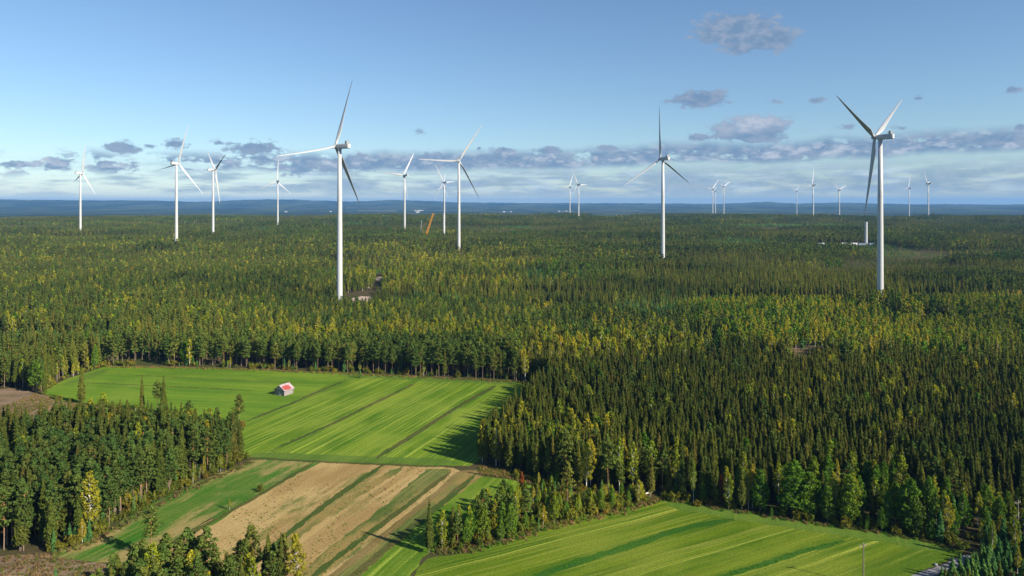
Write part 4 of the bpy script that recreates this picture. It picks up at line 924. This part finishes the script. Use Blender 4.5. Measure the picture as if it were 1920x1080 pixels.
# ---- hero trees, each with its own label: kind, crown material, base px, height, width, label
HERO = [('aspen', 'rowan', 978, 926, 6.8, .85, 'red rowan standing between the copse and the dense forest'),
        ('aspen', 'aspen', 1488, 968, 15, 1.5, 'broad bright green aspen at the forest edge above the front field, the widest crown there'),
        ('aspen', 'aspen', 1518, 972, 13, 1.2, 'green aspen close on the right of the broadest one at the forest edge'),
        ('aspen', 'aspen', 1592, 984, 13.5, 1.1, 'narrow green aspen with a visible stem standing alone at the dark forest edge'),
        ('aspen', 'aspen', 1706, 1000, 14.5, 1.25, 'green aspen just left of the yellow birches at the right end of the field edge'),
        ('aspen', 'aspen', 1742, 1000, 14.5, .85, 'green aspen touching the yellow birches on their left'),
        ('birch', 'birch', 1778, 1012, 11.5, 1.1, 'golden yellow birch with several white stems at the right end of the field edge'),
        ('birch', 'birch', 1771, 1008, 12.5, .9, 'taller golden birch behind the multi stemmed one at the right end of the field edge'),
        ('birch', 'birch', 1861, 1052, 10.0, .75, 'slender pale yellow birch beside the gravel road at the bottom right'),
        ('birch', 'birch', 1905, 1046, 8.5, .8, 'narrow orange yellow birch at the bottom right near the picture edge'),
        ('birch', 'brown', 993, 712, 14, .7, 'reddish brown birch at the far right corner of the mown field'),
        ('aspen', 'aspen', 178, 693, 13, .7, 'bright green leafy tree at the upper left corner of the barn meadow'),
        ('birch', 'birch', 80, 728, 9.5, .9, 'golden birch with white stems lowest on the left edge of the barn meadow'),
        ('birch', 'birch', 107, 714, 9.5, .6, 'yellow birch in the middle of the left edge of the barn meadow'),
        ('birch', 'birch', 118, 707, 11, .6, 'taller yellow birch uppermost on the left edge of the barn meadow'),
        ('pine', 'pine', 315, 925, 18.5, .8, 'tall pine with a long bare bright stem in the middle of the left stand edge'),
        ('pine', 'pine', 1064, 950, 13.5, 1.0, 'pine with a bare orange stem rising from the scrub between copse and forest'),
        ('pine', 'pine', 1140, 934, 19.5, .7, 'tallest bare stemmed pine in front of the dense forest'),
        ('birch', 'birch', 1161, 925, 17, .7, 'birch with a long white stem just right of the tallest pine'),
        ('birch', 'birch', 971, 984, 11, .5, 'sparse birch with a forked white stem on the right side of the copse'),
        ('birch', 'birch', 1108, 962, 6, .9, 'small bright yellow birch in the scrub right of the orange stemmed pine'),
        ('birch', 'birch', 556, 1128, 15.0, 1.1, 'tall golden birch at the right end of the bottom clump'),
        ('spruce', 'spruce', 527, 1128, 15.5, .8, 'dark narrow spruce directly left of the tall golden birch in the bottom clump'),
        ('birch', 'birch', 1570, 950, 14, .5, 'narrow orange birch behind the aspens at the dark forest edge'),
        ('aspen', 'rowan', 1352, 948, 9, .8, 'reddish tree leftmost at the forest edge above the front field'),
        ('birch', 'birch', 1403, 955, 11, .85, 'yellow orange birch right of the reddish tree at the forest edge'),
        ('birch', 'birch', 1300, 941, 12.5, .6, 'slim yellow green birch where the forest edge bends above the front field'),
        ('pine', 'pine', 905, 1012, 13.5, 1.0, 'tallest dark pine on the left side of the copse'),
        ('pine', 'pine', 935, 1004, 12.5, 1.0, 'dark pine right of the tallest one in the copse'),
        ('birch', 'birch', 878, 1020, 10, .9, 'orange tinted birch at the left front of the copse'),
        ('aspen', 'aspen', 845, 1026, 7.0, .7, 'rounded green tree at the lower left tip of the copse'),
        ('birch', 'birch', 905, 868, 15, 1.0, 'drooping yellow green birch at the left corner of the dense forest'),
        ('birch', 'birch', 930, 874, 15.5, 1.0, 'second drooping birch at the left corner of the dense forest'),
        ('young', 'young', 675, 709, 5.5, .9, 'small pointed spruce at the far meadow edge in front of the pines'),
        ('spruce', 'spruce', 105, 786, 10, 1.1, 'lone spruce in the cleared strip below the left corner of the barn meadow'),
        ('spruce', 'spruce', 130, 790, 10, 1.1, 'spruce beside the lone one in the cleared strip below the barn meadow'),
        ('spruce', 'spruce', 152, 815, 12, 1.1, 'third spruce in the cleared strip below the barn meadow'),
        ('spruce', 'spruce', 315, 800, 8.5, 1.3, 'small dark spruce before the brush at the lower middle of the barn meadow'),
        ('spruce', 'spruce', 326, 802, 7.5, 1.3, 'smaller dark spruce touching another in the brush at the lower middle of the barn meadow'),
        ('young', 'young', 104, 1092, 4.0, .8, 'small lone conifer on the clear cut at the bottom left')]
for i, (k, cm, u, v, h, wd, lab) in enumerate(HERO):
    x, y = G(u, v); e = put_tree(k, x, y, h, i * 1.7, wd, i, lab, None, crown=cm)
    if cm != k:
        me = e.children[0].data.copy(); me.materials[0] = LM[cm]; e.children[0].data = me
        if cm == 'brown': tm2 = e.children[1].data

# ---- all the others: one object per kind, its trees placed on points
def gn_forest(name, pts, idxs, scl, rot, coll, **k):
    me = bpy.data.meshes.new(name); me.from_pydata(pts, [], [])
    a = me.attributes.new('shape', 'INT', 'POINT'); a.data.foreach_set('value', idxs)
    a = me.attributes.new('size', 'FLOAT_VECTOR', 'POINT'); a.data.foreach_set('vector', np.asarray(scl, np.float32).ravel())
    a = me.attributes.new('turn', 'FLOAT_VECTOR', 'POINT'); a.data.foreach_set('vector', np.asarray(rot, np.float32).ravel())
    o = bpy.data.objects.new(name, me); COL.objects.link(o)
    g = bpy.data.node_groups.new('scatter', 'GeometryNodeTree')
    g.interface.new_socket('Geometry', in_out='INPUT', socket_type='NodeSocketGeometry'); g.interface.new_socket('Geometry', in_out='OUTPUT', socket_type='NodeSocketGeometry')
    gi = g.nodes.new('NodeGroupInput'); go = g.nodes.new('NodeGroupOutput'); ci = g.nodes.new('GeometryNodeCollectionInfo'); ci.inputs[0].default_value = coll
    ci.inputs['Separate Children'].default_value = True; ci.inputs['Reset Children'].default_value = True
    ip = g.nodes.new('GeometryNodeInstanceOnPoints'); ip.inputs['Pick Instance'].default_value = True
    def att(n_, ty): a_ = g.nodes.new('GeometryNodeInputNamedAttribute'); a_.data_type = ty; a_.inputs[0].default_value = n_; return a_.outputs[0]
    g.links.new(gi.outputs[0], ip.inputs['Points']); g.links.new(ci.outputs[0], ip.inputs['Instance'])
    g.links.new(att('shape', 'INT'), ip.inputs['Instance Index']); g.links.new(att('size', 'FLOAT_VECTOR'), ip.inputs['Scale'])
    er = g.nodes.new('FunctionNodeEulerToRotation'); g.links.new(att('turn', 'FLOAT_VECTOR'), er.inputs[0]); g.links.new(er.outputs[0], ip.inputs['Rotation'])
    g.links.new(ip.outputs[0], go.inputs[0])
    md = o.modifiers.new('scatter', 'NODES'); md.node_group = g
    return props(o, **k)
SL = {'spruce': ('spruce_forest', 'dense dark spruce woodland covering the plain beyond the fields', 'spruce forest'), 'pine': ('pine_forest', 'green pine woodland spread over the plain below the wind turbines', 'pine forest'),
      'birch': ('birch_forest', 'yellowing birches mixed through the woodland behind the fields', 'birch forest'), 'aspen': ('broadleaf_forest', 'bright green leafy trees scattered through the woodland', 'broadleaf forest'),
      'young': ('young_plantation', 'low blue green conifer plantations between the older woods', 'plantation'), 'bush': ('undergrowth', 'low brownish yellow scrub along the woodland edges', 'undergrowth')}
for ki, k in enumerate(ORDER):
    c = np.where((K == ki) & ~single)[0]; n = len(c)
    if not n: continue
    H = KIND[k][0]; col, na_, nb_, nc_ = PROTO[k]; r1 = RS.randint(0, 1000, n)
    ix = np.where(D[c] < 430, r1 % na_, np.where(D[c] < 900, na_ + r1 % nb_, na_ + nb_ + r1 % nc_)).astype(np.int32)
    s = HT[c] / H; sw = (s if k != 'bush' else (s + 1) / 2) * WID[c]
    rot = np.zeros((n, 3)); rot[:, 2] = ROT[c]
    gn_forest(SL[k][0], list(zip(X[c].tolist(), Y[c].tolist(), Z[c].tolist())), ix.tolist(), np.stack([sw, sw, s], 1), rot, col, kind='stuff', label=SL[k][1], category=SL[k][2])
# tufts of rank grass and weeds on the ditches, the cleared ground and the field margins
def tuft(seed, h, r, n, w_):
    q = random.Random(seed); V = []; Fc = []
    for _ in range(n):
        a = q.uniform(0, 6.28); rr_ = r * q.random(); b_ = Vector((rr_ * math.cos(a), rr_ * math.sin(a), 0)); tip = b_ + Vector((q.uniform(-.25, .25), q.uniform(-.25, .25), h * q.uniform(.5, 1.1)))
        s = Vector((-math.sin(a), math.cos(a), 0)) * w_; o = len(V); V += [b_ - s, b_ + s, tip]; Fc.append((o, o + 1, o + 2))
    return V, Fc
tc_ = bpy.data.collections.new('shapes_tuft')
LM['weed'] = leaf_mat('ditch_weed_leaves', (.17, .16, .05), (.12, .15, .03), (.24, .18, .07), .3)
LM['rank'] = leaf_mat('rank_grass_leaves', (.06, .17, .014), (.085, .20, .016), None, .25)
LM['straw'] = leaf_mat('dry_brush', (.24, .16, .08), (.18, .11, .06), (.10, .09, .03), .2)
for i, nm in enumerate(['weed', 'weed', 'rank', 'straw']):
    V, Fc = tuft(300 + i, .7, .7, 26, .09); o = bpy.data.objects.new('shape_tuft_%02d' % i, mesh_of('tuft', V, Fc, LM[nm])); tc_.objects.link(o)
TP = []; TI = []; TS = []
def along(line, wid, dens, kinds, h=(.6, 1.2)):
    L = smooth_line(line, 6)
    for a, c in zip(L[:-1], L[1:]):
        ln_ = (c - a).length; t = (c - a).normalized() if ln_ > 0 else Vector((1, 0)); s = Vector((-t.y, t.x))
        for _ in range(int(ln_ * wid * dens) + (rb.random() < ln_ * wid * dens % 1)):
            p = a + (c - a) * rb.random() + s * rb.gauss(0, wid * .3); TP.append((p.x, p.y, .04)); TI.append(rb.choice(kinds)); TS.append(rb.uniform(*h))
for L_, wd in DIT: along(gl(L_), wd * .6, .6, [0, 1, 1, 2], (.2, .5))
for L_, wd in [([(990, 1085), (1080, 1055), (1180, 1024), (1270, 995), (1375, 973)], 1.4), ([(1340, 1085), (1420, 1062), (1500, 1036), (1585, 1014)], 1.6)]: along(gl(L_), wd, 1.0, [2], (.2, .45))
along(gl([(475, 866), (370, 912), (275, 958), (180, 1014), (95, 1042)]), 3.0, 1.0, [3, 0, 1], (.5, 1.2))
along(gl([(200, 688), (420, 692), (640, 701), (985, 717)]), 4.0, .8, [3, 0, 1], (.5, 1.3))
along(gl([(808, 1036), (880, 1034), (960, 1014), (1050, 986), (1130, 968), (1215, 947), (1242, 936), (1450, 971), (1640, 998), (1800, 1028)]), 2.5, 1.0, [0, 1, 2, 3], (.5, 1.3))
for pl, nn, kk in ((BRS, 6500, [3, 3, 0, 1]), (CLR, 3500, [3, 3, 0]), (EDG, 1500, [3, 0, 1]), (SHR, 2500, [3, 0, 1, 2]), (COP, 1500, [0, 1, 3]), (CL2, 900, [3, 3, 0]), (FB, 900, [0, 2, 3])):
    xs = [p[0] for p in pl]; ys = [p[1] for p in pl]; px = RS.uniform(max(min(xs), -220), max(xs), nn * 3); py = RS.uniform(min(ys), max(ys), nn * 3); m_ = inside(pl, px, py)
    if pl is FB: m_ &= fbm(px / 7, py / 16) > .58
    for x, y in list(zip(px[m_], py[m_]))[:nn]: TP.append((float(x), float(y), .03)); TI.append(rb.choice(kk)); TS.append(rb.uniform(.2, .45) if pl is FB else rb.uniform(.3, 1.0))
rot = np.zeros((len(TP), 3)); rot[:, 2] = RS.uniform(0, 6.28, len(TP)); ts = np.array(TS)
gn_forest('weeds', TP, TI, np.stack([ts, ts, ts], 1), rot, tc_, kind='stuff', label='rank grass, weeds and brash on ditches and cleared ground', category='weeds')

# ------------------------------------------------------------------ haze
hb = MB(); hb.box((0, 17500, 130), (90000, 42000, 340))
M_haze = bpy.data.materials.new('haze'); M_haze.use_nodes = True; h_ = NT(M_haze.node_tree)
for n in list(h_.n): h_.n.remove(n)
pv = h_.new('ShaderNodeVolumePrincipled'); pv.inputs['Color'].default_value = (.20, .49, .95, 1); pv.inputs['Density'].default_value = 4.2e-5; pv.inputs['Anisotropy'].default_value = 0.0
ho = h_.new('ShaderNodeOutputMaterial'); h_.l.new(pv.outputs[0], ho.inputs['Volume'])
hz_ = hb.build('haze', M_haze); hz_['kind'] = 'stuff'; hz_['label'] = 'thin blue air haze over the plain'
print('TREES', N, 'single', int(single.sum()), [int((K == i).sum()) for i in range(6)])
